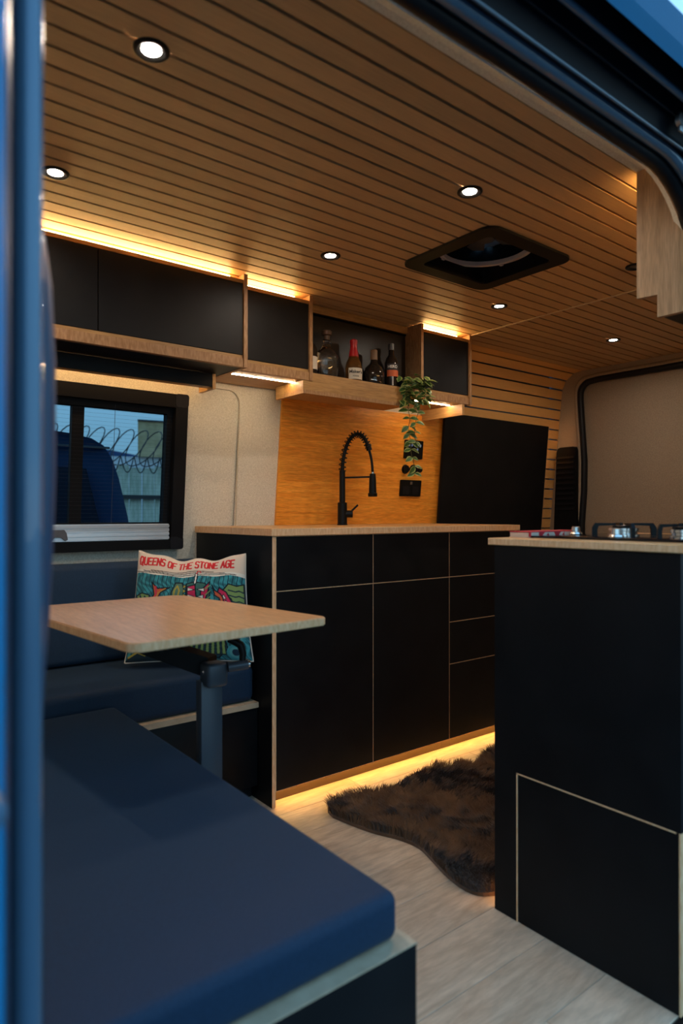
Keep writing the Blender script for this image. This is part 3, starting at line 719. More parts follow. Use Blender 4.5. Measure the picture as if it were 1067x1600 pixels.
# splashback and electrics
spz = [(1.512, .9135), (2.490, .9135), (2.490, 1.447), (1.512, 1.447)]
sp = prism('splashback', spz, wf(-.012), wf(-.0005), M['splash'], None, loc=(2.0, 2.4, .9135)); tag(sp, 'bamboo splashback panel behind the tap, orange led glow painted into it', 'splashback')
def wall_plate(name, x0, x1, z0, z1, d, label, cat, m, r=.004):
    t = thing(name, ((x0+x1)/2, wallY((z0+z1)/2)-.012, z0), label, cat)
    prism('plate', rrect(x0, x1, z0, z1, r, 3), wf(-.0125-d), wf(-.0125), m, t); return t
cp = wall_plate('control_panel', 2.222, 2.345, 1.232, 1.322, .008, 'black touch control panel with small blue keys, half behind the hanging plant', 'control panel', M['matblack'])
M['key'] = mat('backlit key', (.1, .15, .3), .4, emis=(.10, .16, .34), es=.5)
for k in range(5):
    for q in range(2):
        if q == 1 and k not in (2, 3): continue
        x = 2.250+.019*k; z = 1.298-.020*q
        prism('key', rrect(x-.0045, x+.0045, z-.006, z+.006, .003, 3), wf(-.0213), wf(-.0205), M['key'], cp)
for x, r, lb in ((2.240, .019, 'left round black socket under the control panel'), (2.294, .021, 'middle round black socket under the control panel, behind the plant tip'), (2.337, .012, 'small round black socket right of the other two')):
    t = thing('round_socket', (x, 2.365, 1.16), lb, 'socket', 'round black sockets on the splashback')
    pr_ = [(r*math.cos(2*PI*k/20), 1.180+r*math.sin(2*PI*k/20)) for k in range(20)]
    prism('cap', [(x+a, b) for a, b in pr_], wf(-.024), wf(-.0125), M['matblack'], t)
    prism('ring', [(x+a*1.18, 1.18+(b-1.18)*1.18) for a, b in pr_], wf(-.015), wf(-.0123), M['rubber'], t)
sk = wall_plate('socket_plate', 2.212, 2.350, 1.048, 1.128, .009, 'black double power socket plate low on the splashback', 'socket', M['matblack'])
for x in (2.248, 2.312): prism('socket_face', rrect(x-.022, x+.022, 1.058, 1.098, .004, 3), wf(-.0225), wf(-.0214), M['rubber'], sk)
for x in (2.276, 2.284): prism('rocker', rrect(x-.0028, x+.0028, 1.106, 1.120, .001, 2), wf(-.0235), wf(-.0214), mat('grey rocker', (.10, .09, .08), .4), sk)

# ---- tap
TX, TY = 1.765, 2.25
tap = thing('kitchen_tap', (TX, TY, .913), 'matt black spring neck kitchen tap on the worktop', 'tap')
bd = lathe('body', [(.0225, 0), (.0225, .004), (.0205, .006), (.0205, .095), (.0185, .097), (.013, .0985), (.0125, .235), (.0120, .2352)], (TX, TY, .9135), M['matblack'], tap, 28)
dx, dy = .616*0+.788, -.616     # direction to the right as seen, across the view
dxy = Vector((dx, dy, 0))
def tpnt(a, z): return Vector((TX, TY, 0))+dxy*a+Vector((0, 0, z))
core = [(0, 1.148), (.003, 1.19), (.012, 1.235), (.026, 1.272), (.044, 1.296), (.064, 1.307), (.085, 1.300), (.101, 1.279), (.113, 1.250)]
def smoothpath(P, n):
    P = [P[0]]+list(P)+[P[-1]]; o = []
    for i in range(1, len(P)-2):
        for k in range(n):
            t = k/n; a, b, c, d = [Vector(q) for q in P[i-1:i+3]]
            o.append(.5*((2*b)+(c-a)*t+(2*a-5*b+4*c-d)*t*t+(3*b-a-3*c+d)*t**3))
    o.append(Vector(P[-1])); return o
cp3 = smoothpath([tpnt(*c) for c in core], 10)
tube('spout_hose', cp3, .0078, M['matblack'], tap, 12)
fr = frames(cp3, (dx, dy, 0)); bm = B(); hp = []; turns = 18; seg = turns*14
for k in range(seg+1):
    t = k/seg*(len(fr)-1); i = min(int(t), len(fr)-2); f_ = t-i
    p = fr[i][0].lerp(fr[i+1][0], f_); a = fr[i][2].lerp(fr[i+1][2], f_).normalized(); b = fr[i][3].lerp(fr[i+1][3], f_).normalized()
    an = 2*PI*turns*k/seg; hp.append(p+(a*math.cos(an)+b*math.sin(an))*.0148)
add_tube(bm, hp, .0021, 6); link('spring', tomesh(bm, 'spring', True), M['matblack'], tap)
tube('hose_collar', [tpnt(.110, 1.262), tpnt(.117, 1.236)], .0125, M['matblack'], tap, 16)
hose = smoothpath([tpnt(.116, 1.238), tpnt(.124, 1.205), tpnt(.129, 1.17), tpnt(.131, 1.135)], 6); tube('hose', hose, .0058, M['matblack'], tap, 12)
sh = lathe('spray_head', [(.019, 0), (.0205, .002), (.0205, .014), (.0165, .017), (.0150, .070), (.0125, .098), (.011, .099)], tuple(tpnt(.131, 1.036)), M['matblack'], tap, 24)
tube('hose_nut', [tpnt(.131, 1.134), tpnt(.131, 1.142)], .0066, M['chrome'], tap, 12)
tube('holder_arm', [tpnt(.010, 1.118), tpnt(.122, 1.121)], .0040, M['matblack'], tap, 10)
vd = Vector((.85, -.52, 0)).normalized()
tube('valve', [Vector((TX, TY, .961))+vd*.005, Vector((TX, TY, .961))+vd*.044], .0158, M['matblack'], tap, 20)
tube('handle', [Vector((TX, TY, .968))+vd*.034, Vector((TX, TY, 1.000))+vd*.068], .0042, M['matblack'], tap, 10)

# ================================================================== OVERHEAD CABINETS
def oh_cab(x0, x1, yf, splits, label, end_r=True, end_l=False, name='overhead_cabinet', led_x=None, under=None, deck='cabwood'):
    t = thing(name, ((x0+x1)/2, yf+.12, 1.472), label, 'cabinet', 'black overhead cabinets along the wall')
    yb = 2.318
    box('carcass', (x0, x1, yf+.017, yb, 1.482, 1.765), M['cabwood'], t)
    box('base_board', (x0, x1, yf+.001, yb, 1.473, 1.4818), M['black' if deck == 'black' else 'cabwood'], t)
    box('base_edge', (x0, x1, yf-.001, yf+.0165, 1.4722, 1.503), M['cabedge'], t)
    box('sill', (x0, x1, yf+.004, yf+.0165, 1.5032, 1.5148), M['cabwood'], t)
    box('top_rail', (x0, x1, yf+.001, yf+.016, 1.7650, 1.778), M['cabwood'], t)
    box('light_tray', (x0, x1, yf+.0165, yf+.10, 1.7652, 1.768), M['cabwood'], t)
    xs = [x0]+splits+[x1]
    for a, b in zip(xs, xs[1:]): box('door', (a+.0015, b-.0015, yf+.001, yf+.0165, 1.5155, 1.7635), M['black'], t, .0006, seg=1)
    if end_r: box('divider', (x1+.0003, x1+.0147, yf-.006, yb, 1.4712, 1.797), M['cabedge'], t)
    if end_l: box('divider', (x0-.0147, x0-.0003, yf-.006, yb, 1.4712, 1.797), M['cabedge'], t)
    a, b = led_x; led('led_strip', (a, b, yf+.036, yf+.040, 1.7685, 1.7955), 'warm led strip glowing above '+under, 'ledtop', 'led strips on top of the overhead cabinets')
    return t
c1 = oh_cab(-.04, 1.1500, 2.026, [.652], 'long black overhead cabinet with two doors above the window', True, led_x=(-.02, 1.118), under='the long overhead cabinet by the window', deck='black')
c2 = oh_cab(1.1655, 1.4615, 2.071, [], 'small black overhead cabinet left of the bottle shelf', True, led_x=(1.172, 1.42), under='the small cabinet left of the bottle shelf')
c4 = oh_cab(2.0735, 2.3755, 2.071, [], 'small black overhead cabinet at the far end, right of the bottle shelf', True, True, led_x=(2.08, 2.335), under='the small cabinet right of the bottle shelf')
# light valance below the long cabinet
box('valance', (-.04, 1.115, 2.190, 2.200, 1.425, 1.4725), M['black'], c1)
box('valance_cheek', (1.1152, 1.128, 2.188, 2.30, 1.418, 1.4725), M['cabwood_y'], c1)
box('valance_ledge', (-.04, 1.115, 2.2002, 2.232, 1.425, 1.431), M['cabwood'], c1)
led('led_strip', (-.02, 1.10, 2.236, 2.246, 1.463, 1.4718), 'warm led strip under the long cabinet, lighting the felt above the window', 'led', 'led strips under the overhead cabinets')
led('led_strip', (1.172, 1.448, 2.1435, 2.1475, 1.4710, 1.4728), 'bright led line under the small cabinet left of the bottle shelf', 'ledcool', 'led strips under the overhead cabinets')
led('led_strip', (2.082, 2.325, 2.1435, 2.1475, 1.4710, 1.4728), 'bright led line under the far small cabinet beside the plant', 'ledcool', 'led strips under the overhead cabinets')
box('end_bracket', (2.330, 2.345, 2.0705, 2.345, 1.421, 1.4710), M['cabwood_y'], c4)
# bottle shelf: box with open niche above
bs = thing('bottle_shelf', (1.75, 2.15, 1.421), 'open bamboo shelf niche holding bottles between two black cabinets', 'shelf')
sb_ = link('shelf_box', (lambda bm: (add_box(bm, 1.434, 1.962, 2.0705, 2.205, 1.436, 1.4705), tomesh(bm, 'shelf'))[1])(B()), M['cabwood'], bs)
box('shelf_base_board', (1.434, 1.962, 2.0690, 2.205, 1.421, 1.4358), M['cabedge'], bs)
box('end_cheek', (1.4335, 1.4475, 2.2052, 2.262, 1.421, 1.4705), M['cabwood_y'], bs)
box('shelf_deck', (1.4768, 2.0585, 2.0700, 2.318, 1.4707, 1.5035), M['cabwood'], bs)
box('niche_back', (1.4768, 2.0585, 2.166, 2.172, 1.504, 1.775), mat('black gloss panel', (.024, .018, .013), .38, 0, .3), bs)
box('niche_header', (1.4768, 2.0585, 2.150, 2.165, 1.767, 1.798), M['cabwood'], bs)
box('niche_shadow_gap', (1.4768, 2.0585, 2.160, 2.1655, 1.760, 1.7668), M['void'], bs)

# ================================================================== BOTTLES
M['clear'] = mat('clear bottle glass', (.95, .93, .88), .03, 0, .5, trans=1, ior=1.48)
M['amber'] = mat('amber liquor glass', (.45, .20, .05), .05, 0, .5, trans=.85, ior=1.4)
M['darkglass'] = mat('dark bottle glass', (.02, .014, .01), .06)
M['redwax'] = mat('red wax', (.45, .012, .015), .35); M['cork'] = mat('brown stopper', (.10, .05, .025), .5)
M['paper'] = mat('cream label paper', (.62, .54, .42), .7); M['orange'] = mat('orange label', (.55, .10, .02), .5); M['white'] = mat('white print and highlight', (.7, .68, .62), .6); M['ink'] = mat('black ink', (.02, .015, .015), .6)
ZS = 1.5037
def bottle(x, y, prof_, m, label, extra, sx=1, sy=1):
    t = thing('liquor_bottle', (x, y, ZS), label, 'bottle', 'bottles in the shelf niche'); lathe('glass_body', prof_, (x, y, ZS), m, t, 28, sx, sy); extra(t, x, y); return t
def lab(t, x, y, r, z0, z1, m, a0=-150, a1=-20, nm='paper_label', eps=.0006):
    bm = B(); n = 16; lo = []; hi = []
    for k in range(n+1):
        a = math.radians(a0+(a1-a0)*k/n); lo.append(bm.verts.new((x+(r+eps)*math.cos(a), y+(r+eps)*math.sin(a), ZS+z0))); hi.append(bm.verts.new((x+(r+eps)*math.cos(a), y+(r+eps)*math.sin(a), ZS+z1)))
    for k in range(n): bm.faces.new((lo[k], lo[k+1], hi[k+1], hi[k]))
    return link(nm, tomesh(bm, nm, True), m, t)
def lettering(s, x, y, z, r, size, m, parent, a=-128, nm='lettering', bold=0):
    me = text_mesh(s, size, .0002, 1, bold); ar = math.radians(a)
    for v in me.vertices:
        an = ar+v.co.x/r; rr = r+.001+v.co.z; v.co = Vector((x+rr*math.cos(an), y+rr*math.sin(an), z+v.co.y))
    return link(nm, me, m, parent)
def e0(t, x, y):
    lab(t, x, y, .030, .02, .07, M['paper']); lettering('SIPSMITH'[:0]+'GIN', x, y, ZS+.045, .0306, .016, M['ink'], t) if False else None
    lathe('cap', [(.013, 0), (.013, .022), (.004, .023)], (x, y, ZS+.150), M['rubber'], t, 16)
bottle(1.497, 2.115, [(.029, 0), (.030, .004), (.030, .100), (.022, .118), (.011, .130), (.011, .150)], M['darkglass'], 'dark bottle half hidden at the left end of the niche', e0)
def e1(t, x, y):
    lathe('neck_collar', [(.017, 0), (.019, .003), (.017, .006)], (x, y, ZS+.135), M['clear'], t, 20)
    lathe('stopper', [(.012, 0), (.013, .018), (.020, .022), (.021, .036), (.016, .040)], (x, y, ZS+.150), M['cork'], t, 20)
bottle(1.582, 2.118, [(.030, 0), (.036, .004), (.040, .030), (.036, .060), (.041, .075), (.034, .100), (.022, .115), (.014, .128), (.0135, .152)], M['clear'], 'clear faceted decanter bottle with brown stopper', e1, 1.32, 1.0)
for o_ in COL.objects:
    if o_.name.startswith('glass_body') and len(o_.data.polygons) == 28*10-28+2:
        for p_ in o_.data.polygons: p_.use_smooth = False
def e2(t, x, y):
    lathe('wax_cap', [(.0215, -.028), (.0185, -.004), (.0150, .010), (.0142, .030), (.0155, .034), (.0155, .046), (.011, .050)], (x, y, ZS+.125), M['redwax'], t, 24)
    lab(t, x, y, .0345, .006, .052, M['paper'], -165, -10)
    lettering("Maker's", x, y, ZS+.036, .0352, .0185, M['ink'], t, -112, bold=.0003); lettering('MARK', x, y, ZS+.018, .0352, .010, M['ink'], t, -112)
bottle(1.716, 2.112, [(.033, 0), (.0345, .004), (.0345, .058), (.031, .078), (.0225, .096), (.0185, .112), (.0135, .13), (.0135, .152)], M['amber'], 'bottle with red wax neck and cream label', e2)
def e3(t, x, y):
    lathe('stopper', [(.0145, 0), (.0150, .004), (.0150, .040), (.0125, .043)], (x, y, ZS+.106), mat('brown wood stopper', (.22, .13, .07), .5), t, 20)
    lab(t, x, y, .039, .012, .050, M['ink'], -150, -30); 
    bm = B(); add_tube(bm, [(x-.036, y-.022, ZS+.018), (x-.020, y-.036, ZS+.014), (x+.004, y-.0415, ZS+.007)], .0022, 6); link('silver_badge', tomesh(bm, 'b', True), M['chrome'], t)
bottle(1.828, 2.114, [(.040, 0), (.042, .005), (.043, .045), (.038, .072), (.022, .088), (.015, .098), (.014, .108)], M['darkglass'], 'squat dark bottle with wooden stopper', e3)
def e4(t, x, y):
    lathe('cap', [(.013, 0), (.0135, .004), (.0135, .026), (.010, .028)], (x, y, ZS+.162), mat('grey cap', (.12, .12, .12), .4, .5), t, 20)
    lab(t, x, y, .029, .045, .072, M['orange'], -170, 0); lab(t, x, y, .029, .072, .100, M['ink'], -170, 0, 'dark_label')
    lettering('RUM', x, y, ZS+.086, .0298, .019, M['white'], t, -120, bold=.0004) if False else lettering('HERO', x, y, ZS+.086, .0298, .0165, M['white'], t, -120, bold=.0004)
    for d in (-.004, .004): lab(t, x, y, .0292, .006, .044, M['white'], -122+d*900, -118+d*900, 'painted_glass_highlight')  # white strips painted on the bottle as glass highlights
bottle(1.925, 2.112, [(.027, 0), (.029, .004), (.029, .108), (.024, .124), (.0125, .142), (.0118, .164)], M['darkglass'], 'tall bottle with orange and black label, right of the others', e4)

# ================================================================== TRAILING PLANT
M['leaf'] = noisy(mat('green leaf', (.04, .09, .02), .4), (.030, .085, .018), (.07, .15, .03), 60)
M['leafedge'] = mat('cream green leaf margin', (.34, .38, .11), .45)
M['stem'] = mat('brown green stem', (.10, .10, .03), .6)
plx, ply = 1.985, 2.085
pl = thing('trailing_plant', (plx, ply, ZS), 'variegated trailing plant hanging over the bottle shelf', 'plant')
lathe('pot', [(.022, 0), (.026, .004), (.030, .045), (.028, .047), (.020, .040)], (plx, ply+.030, ZS), M['rubber'], pl, 24)
def leaf(p, d, up, L, W):
    d = d.normalized(); s = d.cross(up).normalized(); n = s.cross(d); bm = B(); rows = []
    for k, (t, w) in enumerate(((0, .06), (.22, .72), (.5, 1), (.78, .66), (1, .05))):
        c = p+d*L*t-n*L*.28*t*t
        rows.append([bm.verts.new(c+s*W*w*q+n*abs(q)*W*.35*w) for q in (-1, -.62, 0, .62, 1)])
    for a, b in zip(rows, rows[1:]):
        for i in range(4):
            f = bm.faces.new((a[i], a[i+1], b[i+1], b[i])); f.material_index = 1 if i in (0, 3) else 0; f.smooth = True
    me = tomesh(bm, 'leaf'); 
    for q in me.polygons: q.use_smooth = True
    return link('leaf', me, [M['leaf'], M['leafedge']], pl)
R_ = random.Random(3)
def vine(pts, dens, L):
    sp_ = smoothpath(pts, 6); tube('stem', sp_, .0013, M['stem'], pl, 5)
    for i in range(0, len(sp_)-1, dens):
        for sgn in (1, -1):
            d = Vector((.788*sgn, -.616*sgn, 0))+Vector((R_.uniform(-.3, .3), R_.uniform(-.7, .1), R_.uniform(-.9, .15)))
            l = L*R_.uniform(.75, 1.15); leaf(sp_[i], d, Vector((R_.uniform(-.3, .3), -.8, .5)), l, l*.36)
def P(a, z, dy_=0): return (plx+a*.788-dy_*.6, ply-.045-a*.616-dy_, z)
vine([P(0, 1.545, -.03), P(-.005, 1.52), P(-.012, 1.47), P(-.022, 1.42), P(-.014, 1.37), P(-.020, 1.32), P(-.010, 1.27), P(-.008, 1.22), P(.006, 1.165), P(.004, 1.125)], 4, .038)
vine([P(.01, 1.545, -.03), P(.02, 1.515), P(.03, 1.46), P(.026, 1.41), P(.012, 1.36), P(.006, 1.31), P(.012, 1.265)], 5, .036)
vine([P(-.01, 1.545, -.03), P(-.03, 1.51), P(-.030, 1.47), P(-.034, 1.43)], 2, .034)
vine([P(.01, 1.545, -.03), P(.05, 1.52), P(.052, 1.48), P(.045, 1.44)], 2, .034)
for k in range(46):
    a = R_.uniform(-.055, .06); z = R_.uniform(1.435, 1.56); d = Vector((a*10+R_.uniform(-.5, .5), -1+R_.uniform(-.6, .4), R_.uniform(-.8, .5)))
    l = R_.uniform(.034, .052); leaf(Vector(P(a, z, R_.uniform(-.03, .01))), d, Vector((R_.uniform(-.4, .4), -.4, 1)), l, l*.36)

# ================================================================== CEILING SPOTS AND ROOF VENT
def make_spot(loc, lit=True):
    t = thing('ceiling_spotlight', (loc[0], loc[1], ZC-.004), '', 'ceiling light', 'recessed ceiling spotlights')
    bm = B()
    pr_ = [(.0325, .004), (.0325, .001), (.031, -.0005), (.026, -.001), (.0172, .0025), (.0168, .006)]
    n = 36; rings = [[bm.verts.new((loc[0]+r*math.cos(2*PI*k/n), loc[1]+r*math.sin(2*PI*k/n), ZC-.004+z)) for k in range(n)] for r, z in pr_]
    for a, b in zip(rings, rings[1:]):
        for k in range(n): bm.faces.new((a[k], a[(k+1) % n], b[(k+1) % n], b[k]))
    link('trim_ring', tomesh(bm, 'ring', True), M['matblack'], t)
    lathe('lens', [(.0170, .0045), (.0170, .0028), (.013, .0020), (.004, .0018)], (loc[0], loc[1], ZC-.004), M['lens'] if lit else M['off'], t, 32)
    return t
sp0 = make_spot((.465, 1.152)); sp0['label'] = 'lit ceiling spotlight at upper left, nearest the door opening'
for loc, lb in (((.447, 1.712), 'lit ceiling spotlight above the bench, beside the blue pillar'), ((1.322, 1.148), 'lit ceiling spotlight left of the roof vent, on its near side'),
                ((1.294, 1.712), 'lit ceiling spotlight above the small cabinet and bottle shelf'), ((2.144, 1.708), 'lit ceiling spotlight just right of the roof vent, before the joint strip'),
                ((2.994, 1.702), 'farthest lit ceiling spotlight, beyond the joint strip')):
    c = copy_tree(sp0, (loc[0], loc[1], ZC-.004)); c['label'] = lb
s7 = make_spot((2.165, 1.150), False); s7['label'] = 'ceiling spotlight partly hidden behind the wooden end panel at right'
rv = thing('roof_vent', ((vx0+vx1)/2, (vy0+vy1)/2, ZC), 'square black roof fan vent in the slatted ceiling', 'roof vent')
ring('trim_frame', rrect(vx0, vx1, vy0, vy1, .045, 8), rrect(vx0+.052, vx1-.052, vy0+.052, vy1-.052, .02, 8), lambda p: (p[0], p[1], ZC-.008), lambda p: (p[0], p[1], ZC+.001), M['matblack'], rv)
ring('shaft', rrect(vx0+.044, vx1-.044, vy0+.044, vy1-.044, .02, 8), rrect(vx0+.050, vx1-.050, vy0+.050, vy1-.050, .02, 8), lambda p: (p[0], p[1], ZC-.001), lambda p: (p[0], p[1], ZC+.125), M['matblack'], rv)
cx, cy = (vx0+vx1)/2, (vy0+vy1)/2
circ = lambda r: [(cx+r*math.cos(2*PI*k/48), cy+r*math.sin(2*PI*k/48)) for k in range(48)]
ring('fan_ring', circ(.157), circ(.142), lambda p: (p[0], p[1], ZC+.036), lambda p: (p[0], p[1], ZC+.050), M['fan'], rv)
for a in (20, 110, 200, 290):
    r_ = math.radians(a); x, y = cx+.155*math.cos(r_), cy+.155*math.sin(r_); box('ring_clip', (x-.006, x+.006, y-.006, y+.006, ZC+.032, ZC+.052), M['fan'], rv, .001)
bm = B()
for k in range(6):
    a = 2*PI*k/6; pts = []
    for r, da in ((.03, -.25), (.12, -.30), (.135, .0), (.12, .22), (.03, .25)): pts.append((cx+r*math.cos(a+da), cy+r*math.sin(a+da), ZC+.085+.02*(da)))
    b2 = [bm.verts.new(p) for p in pts]; b3 = [bm.verts.new((p[0], p[1], p[2]+.002)) for p in pts]
    bm.faces.new(b2); bm.faces.new(b3[::-1])
    for i in range(5): bm.faces.new((b2[i], b3[i], b3[(i+1) % 5], b2[(i+1) % 5]))
link('fan_blades', tomesh(bm, 'blades'), M['blade'], rv)
lathe('fan_hub', [(.028, 0), (.034, .01), (.034, .03), (.02, .034)], (cx, cy, ZC+.066), M['blade'], rv, 24)
lathe('dome', [(.19, 0), (.185, .03), (.15, .055), (.08, .068), (.01, .07)], (cx, cy, ZC+.118), M['dome'], rv, 40)

# ================================================================== REAR SIDE: BLACK PANEL, PILLAR VENT
bp_ = thing('black_wall_panel', (2.94, 2.36, .80), 'large black panel hung on the slatted wall at the far end of the worktop', 'panel')
pp = [(2.474, .80), (3.352, .80), (3.352, 1.474), (2.474, 1.474)]
prism('board', pp, wf(-.032), wf(-.018), M['black'], bp_)
prism('board_edge', [(3.3522, .80), (3.3545, .80), (3.3545, 1.474), (3.3522, 1.474)], wf(-.032), wf(-.018), M['edge'], bp_)
for x in (2.6, 3.24): prism('batten', [(x, .85), (x+.04, .85), (x+.04, 1.40), (x, 1.40)], wf(-.0178), wf(-.001), M['bamboo'], bp_)
led('led_strip', (3.335, 3.341, 2.337, 2.341, 1.15, 1.46), 'warm led strip behind the right edge of the black wall panel', 'led', 'led strips behind the wall panel')
pv2 = thing('pillar_vent', (3.43, 2.24, .86), 'black ribbed plastic vent cover on the rear pillar', 'vent cover')
def pvf(x): return lambda p: (x, p[0]*1.0145, .96+(p[1]-.96)*1.0145)
outline = [(2.172, .80), (2.322, .80), (2.300, 1.325), (2.292, 1.345), (2.275, 1.352), (2.190, 1.352), (2.177, 1.345), (2.172, 1.328)]
prism('cover', outline, pvf(3.465), pvf(3.499), M['frame'], pv2)
for k in range(11):
    z = .985+.030*k; prism('rib', [(2.182, z), (2.300, z), (2.300, z+.012), (2.182, z+.012)], pvf(3.458), pvf(3.466), M['rubber'], pv2)

# ================================================================== ISLAND
il = thing('island_cabinet', (1.6, .82, 0), 'black island cabinet by the door with a wood edged hatch', 'cabinet')
IX = 1.288
box('carcass', (IX+.016, 1.98, .602, 1.0405, .0505, .8845), M['black'], il)
bm = B()
hy_a, hy_b, hz = .606, .9765, .350
add_box(bm, IX, IX+.0155, hy_b+.0, 1.0410, .0008, hz); add_box(bm, IX, IX+.0155, .596, 1.0410, hz, .8845)
link('front_panel', tomesh(bm, 'fp'), M['black'], il)
bm = B()
for d in ((hy_b-.0028, hy_b+.0002, .0009, hz), (hy_a-.0005, hy_b, hz-.0028, hz+.0002), (.5965, .5998, .0009, hz)):
    add_box(bm, IX-.0007, IX+.015, d[0], d[1], d[2], d[3])
link('hatch_edging', tomesh(bm, 'he'), M['edge'], il)
box('hatch', (IX+.0006, IX+.0155, .6013, hy_b-.0037, .0015, hz-.0037), M['black'], il)
box('toe_board', (IX+.016, 1.98, .99, 1.00, .001, .05), M['bamboo'], il)
box('base', (IX+.016, 1.98, .602, .612, .001, .0505), M['black'], il)
box('rear_side_panel', (1.9802, 1.992, .602, 1.041, .001, .8845), M['black'], il)
led('led_strip', (IX+.03, 1.97, 1.015, 1.023, .0455, .0503), 'warm led strip in the toe recess of the island', 'led', 'led strips at the kitchen base')
iw = link('island_worktop', (lambda bm: (add_box(bm, 1.283, 2.0, .585, 1.058, .885, .902, .0015, 1), tomesh(bm, 'iw'))[1])(B()), [M['bamboo_y'], M['edge']], None, (1.6, .8, .885))
for p_ in iw.data.polygons: p_.material_index = 0 if abs(p_.normal.z) > .7 else 1
tag(iw, 'pale bamboo worktop of the island carrying the gas hob', 'worktop')
hb = thing('gas_hob', (1.58, .80, .902), 'black glass gas hob set on the island worktop', 'hob')
gl = [(1.365, .60), (1.735, .60), (1.735, .992), (1.365, .992)]
box('glass_plate', (1.365, 1.735, .602, .992, .9022, .9075), M['hobglass'], hb, .0012)
def knob(x, y):
    k = lathe('knob', [(.0155, 0), (.0165, .002), (.0150, .006), (.0105, .008), (.0098, .0195), (.008, .021)], (x, y, .9076), M['chrome'], hb, 24); return k
knob(1.520, .967); knob(1.400, .79)
def burner(x, y, r):
    b = lathe('burner', [(r, 0), (r, .004), (r*.86, .006), (r*.86, .012), (r*.96, .013), (r*.96, .019), (r*.6, .021)], (x, y, .9076), M['chrome'], hb, 30)
    lathe('burner_cap', [(r*.7, 0), (r*.72, .003), (r*.5, .005)], (x, y, .9286), M['matblack'], b, 24)
    for k in range(4):
        a = PI/4+PI/2*k; ca, sa = math.cos(a), math.sin(a); o = [(r*2.05, -.0), (r*2.05, .020), (r*1.85, .031), (r*.55, .031), (r*.55, .026), (r*1.65, .024), (r*1.72, .015), (r*1.72, 0)]
        prism('pan_support', o, lambda p: (x+p[0]*ca-.004*sa, y+p[0]*sa+.004*ca, .9078+p[1]), lambda p: (x+p[0]*ca+.004*sa, y+p[0]*sa-.004*ca, .9078+p[1]), M['matblack'], b)
burner(1.515, .835, .036); burner(1.63, .70, .030); burner(1.45, .665, .026)
# printed book lying on the worktop beside the hob
M['redprint'] = mat('red cloth print', (.50, .02, .03), .6); M['creamcover'] = mat('cream cover', (.66, .52, .42), .7)
bk = thing('printed_book', (1.47, 1.02, .9022), 'red and cream closed book with red spine lying on the island worktop behind the hob', 'book')
box('pages', (1.362, 1.578, .996, 1.052, .9045, .9150), M['creamcover'], bk, .0008)
box('cover', (1.360, 1.580, .994, 1.0525, .9152, .9178), M['redprint'], bk, .0008)
box('back_cover', (1.360, 1.580, .994, 1.0525, .9024, .9043), M['creamcover'], bk, .0006)
box('spine', (1.360, 1.580, .9915, .9938, .9045, .9178), M['redprint'], bk, .0006)
for k, (u0, u1, sl) in enumerate(((.0, .03, .0), (.045, .060, .012), (.075, .100, -.006), (.115, .128, .01), (.140, .170, .0), (.185, .200, -.008))):
    x = 1.366+u0; w = u1-u0; prism('spine_lettering', [(x, .9062), (x+w, .9062), (x+w+sl, .9150), (x+sl, .9150)], lambda p: (p[0], .9906, p[1]), lambda p: (p[0], .9913, p[1]), M['creamcover'], bk)

# upper cabinet over the island: only its notched end panel is seen
uc = thing('end_cabinet', (1.9, .74, 1.42), 'tall upper cabinet over the island with notched bamboo end panel', 'cabinet')
UX = 1.565
notch = [(.8285, 1.797), (.8285, 1.487), (.778, 1.484), (.778, 1.430), (.690, 1.430), (.690, 1.70), (.705, 1.76), (.74, 1.797)]
prism('end_panel', notch, lambda p: (UX, p[0], p[1]), lambda p: (UX+.015, p[0], p[1]), M['bamboo_z'], uc)
box('body', (UX+.0155, 2.385, .69, .815, 1.487, 1.775), M['bamboo'], uc)
box('valance', (UX+.0155, 2.385, .69, .776, 1.434, 1.4868), M['black'], uc)
led('led_strip', (UX+.03, 2.36, .822, .826, 1.7765, 1.788), 'warm led strip on top of the upper cabinet over the island', 'ledtop', 'led strips on top of the overhead cabinets')

# ================================================================== SHEEPSKIN RUG
M['fur'] = noisy(mat('brown sheepskin fur', (.07, .035, .018), .7, 0, .3, sheen=.3), (.075, .032, .012), (.19, .092, .040), 9, (1, 1, 1), 4, .35, .68)
rug_o = [(1.268, 1.665), (1.285, 1.715), (1.34, 1.735), (1.42, 1.715), (1.51, 1.685), (1.60, 1.700), (1.69, 1.722), (1.78, 1.728), (1.86, 1.700), (1.93, 1.650), (1.985, 1.665), (2.05, 1.705), (2.16, 1.70), (2.28, 1.66),
         (2.36, 1.56), (2.34, 1.42), (2.30, 1.30), (2.33, 1.18), (2.24, 1.09), (2.05, 1.08), (1.85, 1.06), (1.62, 1.055), (1.45, 1.06), (1.335, 1.075), (1.290, 1.115), (1.296, 1.20), (1.325, 1.29), (1.345, 1.36), (1.335, 1.43), (1.305, 1.50), (1.283, 1.58)]
ro = [tuple(v[:2]) for v in smoothpath([(a, b, 0) for a, b in rug_o]+[(rug_o[0][0], rug_o[0][1], 0)], 4)][:-1]
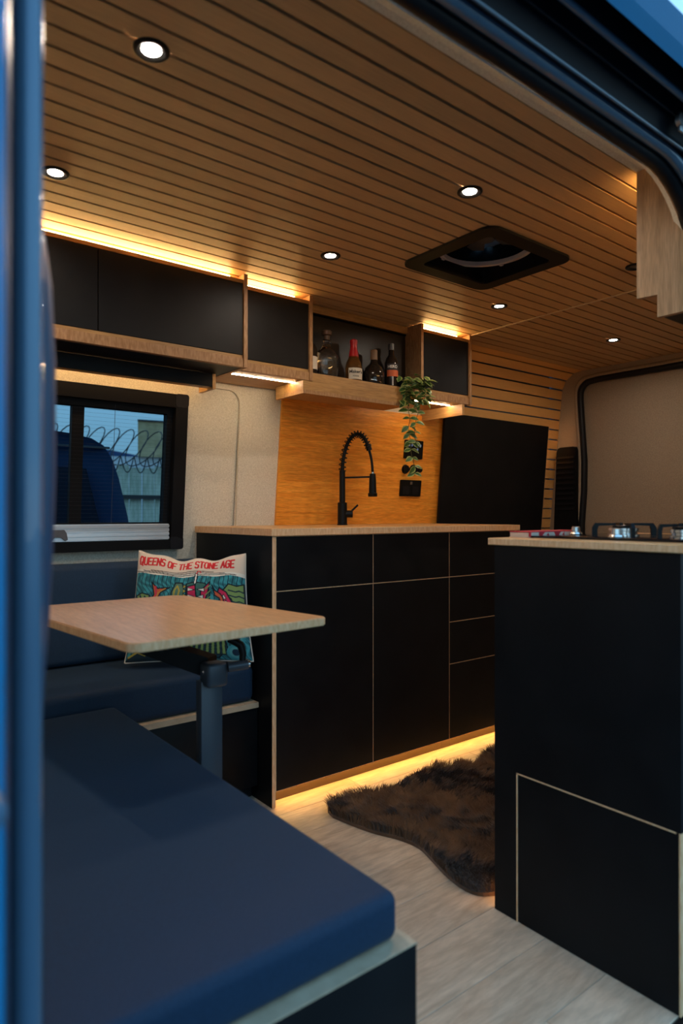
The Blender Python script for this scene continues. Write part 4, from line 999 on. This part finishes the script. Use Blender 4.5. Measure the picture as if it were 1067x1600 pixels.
rg = thing('sheepskin_rug', (1.8, 1.4, 0), 'dark brown sheepskin rug on the floor between kitchen and island', 'rug')
prism('hide', ro, lambda p: (p[0], p[1], .0008), lambda p: (p[0], p[1], .010), M['fur'], rg)
A_ = np.array(ro); 
def inpoly(x, y, A):
    m = np.zeros(x.shape, bool); j = len(A)-1
    for i in range(len(A)):
        c = ((A[i, 1] > y) != (A[j, 1] > y)) & (x < (A[j, 0]-A[i, 0])*(y-A[i, 1])/(A[j, 1]-A[i, 1]+1e-12)+A[i, 0]); m ^= c; j = i
    return m
NF = 90000; x = rng.uniform(1.25, 2.38, NF); y = rng.uniform(1.04, 1.75, NF); k = inpoly(x, y, A_); x, y = x[k], y[k]
NF = len(x)
clump = np.sin(x*41+2*np.sin(y*33))*np.cos(y*37+2*np.sin(x*29)); ang = 2.4*np.sin(x*9+y*5)+1.2*clump+rng.normal(0, .5, NF)
Lh = .034+.008*clump+rng.normal(0, .004, NF); lean = .45+.3*rng.random(NF)
# fur near the rim leans outward
dirx, diry = np.cos(ang), np.sin(ang); w = .0013
px_, py_ = -diry*w, dirx*w
V = np.zeros((NF, 5, 3)); 
V[:, 0] = np.c_[x-px_, y-py_, np.full(NF, .009)]; V[:, 1] = np.c_[x+px_, y+py_, np.full(NF, .009)]
mx_, my_, mz_ = x+dirx*Lh*lean*.35, y+diry*Lh*lean*.35, .009+Lh*.62
V[:, 2] = np.c_[mx_-px_*.8, my_-py_*.8, mz_]; V[:, 3] = np.c_[mx_+px_*.8, my_+py_*.8, mz_]
V[:, 4] = np.c_[x+dirx*Lh*lean, y+diry*Lh*lean, .009+Lh*.92]
V[:, :, 1] = np.maximum(V[:, :, 1], 1.044)
vv = V.reshape(-1, 3); idx = np.arange(NF)*5
me = bpy.data.meshes.new('fur')
fs_ = [(a, a+1, a+3, a+2) for a in idx.tolist()]+[(a+2, a+3, a+4) for a in idx.tolist()]
me.from_pydata(vv.tolist(), [], fs_)
fo = link('fur', me, M['fur'], rg); fo['kind'] = 'stuff'
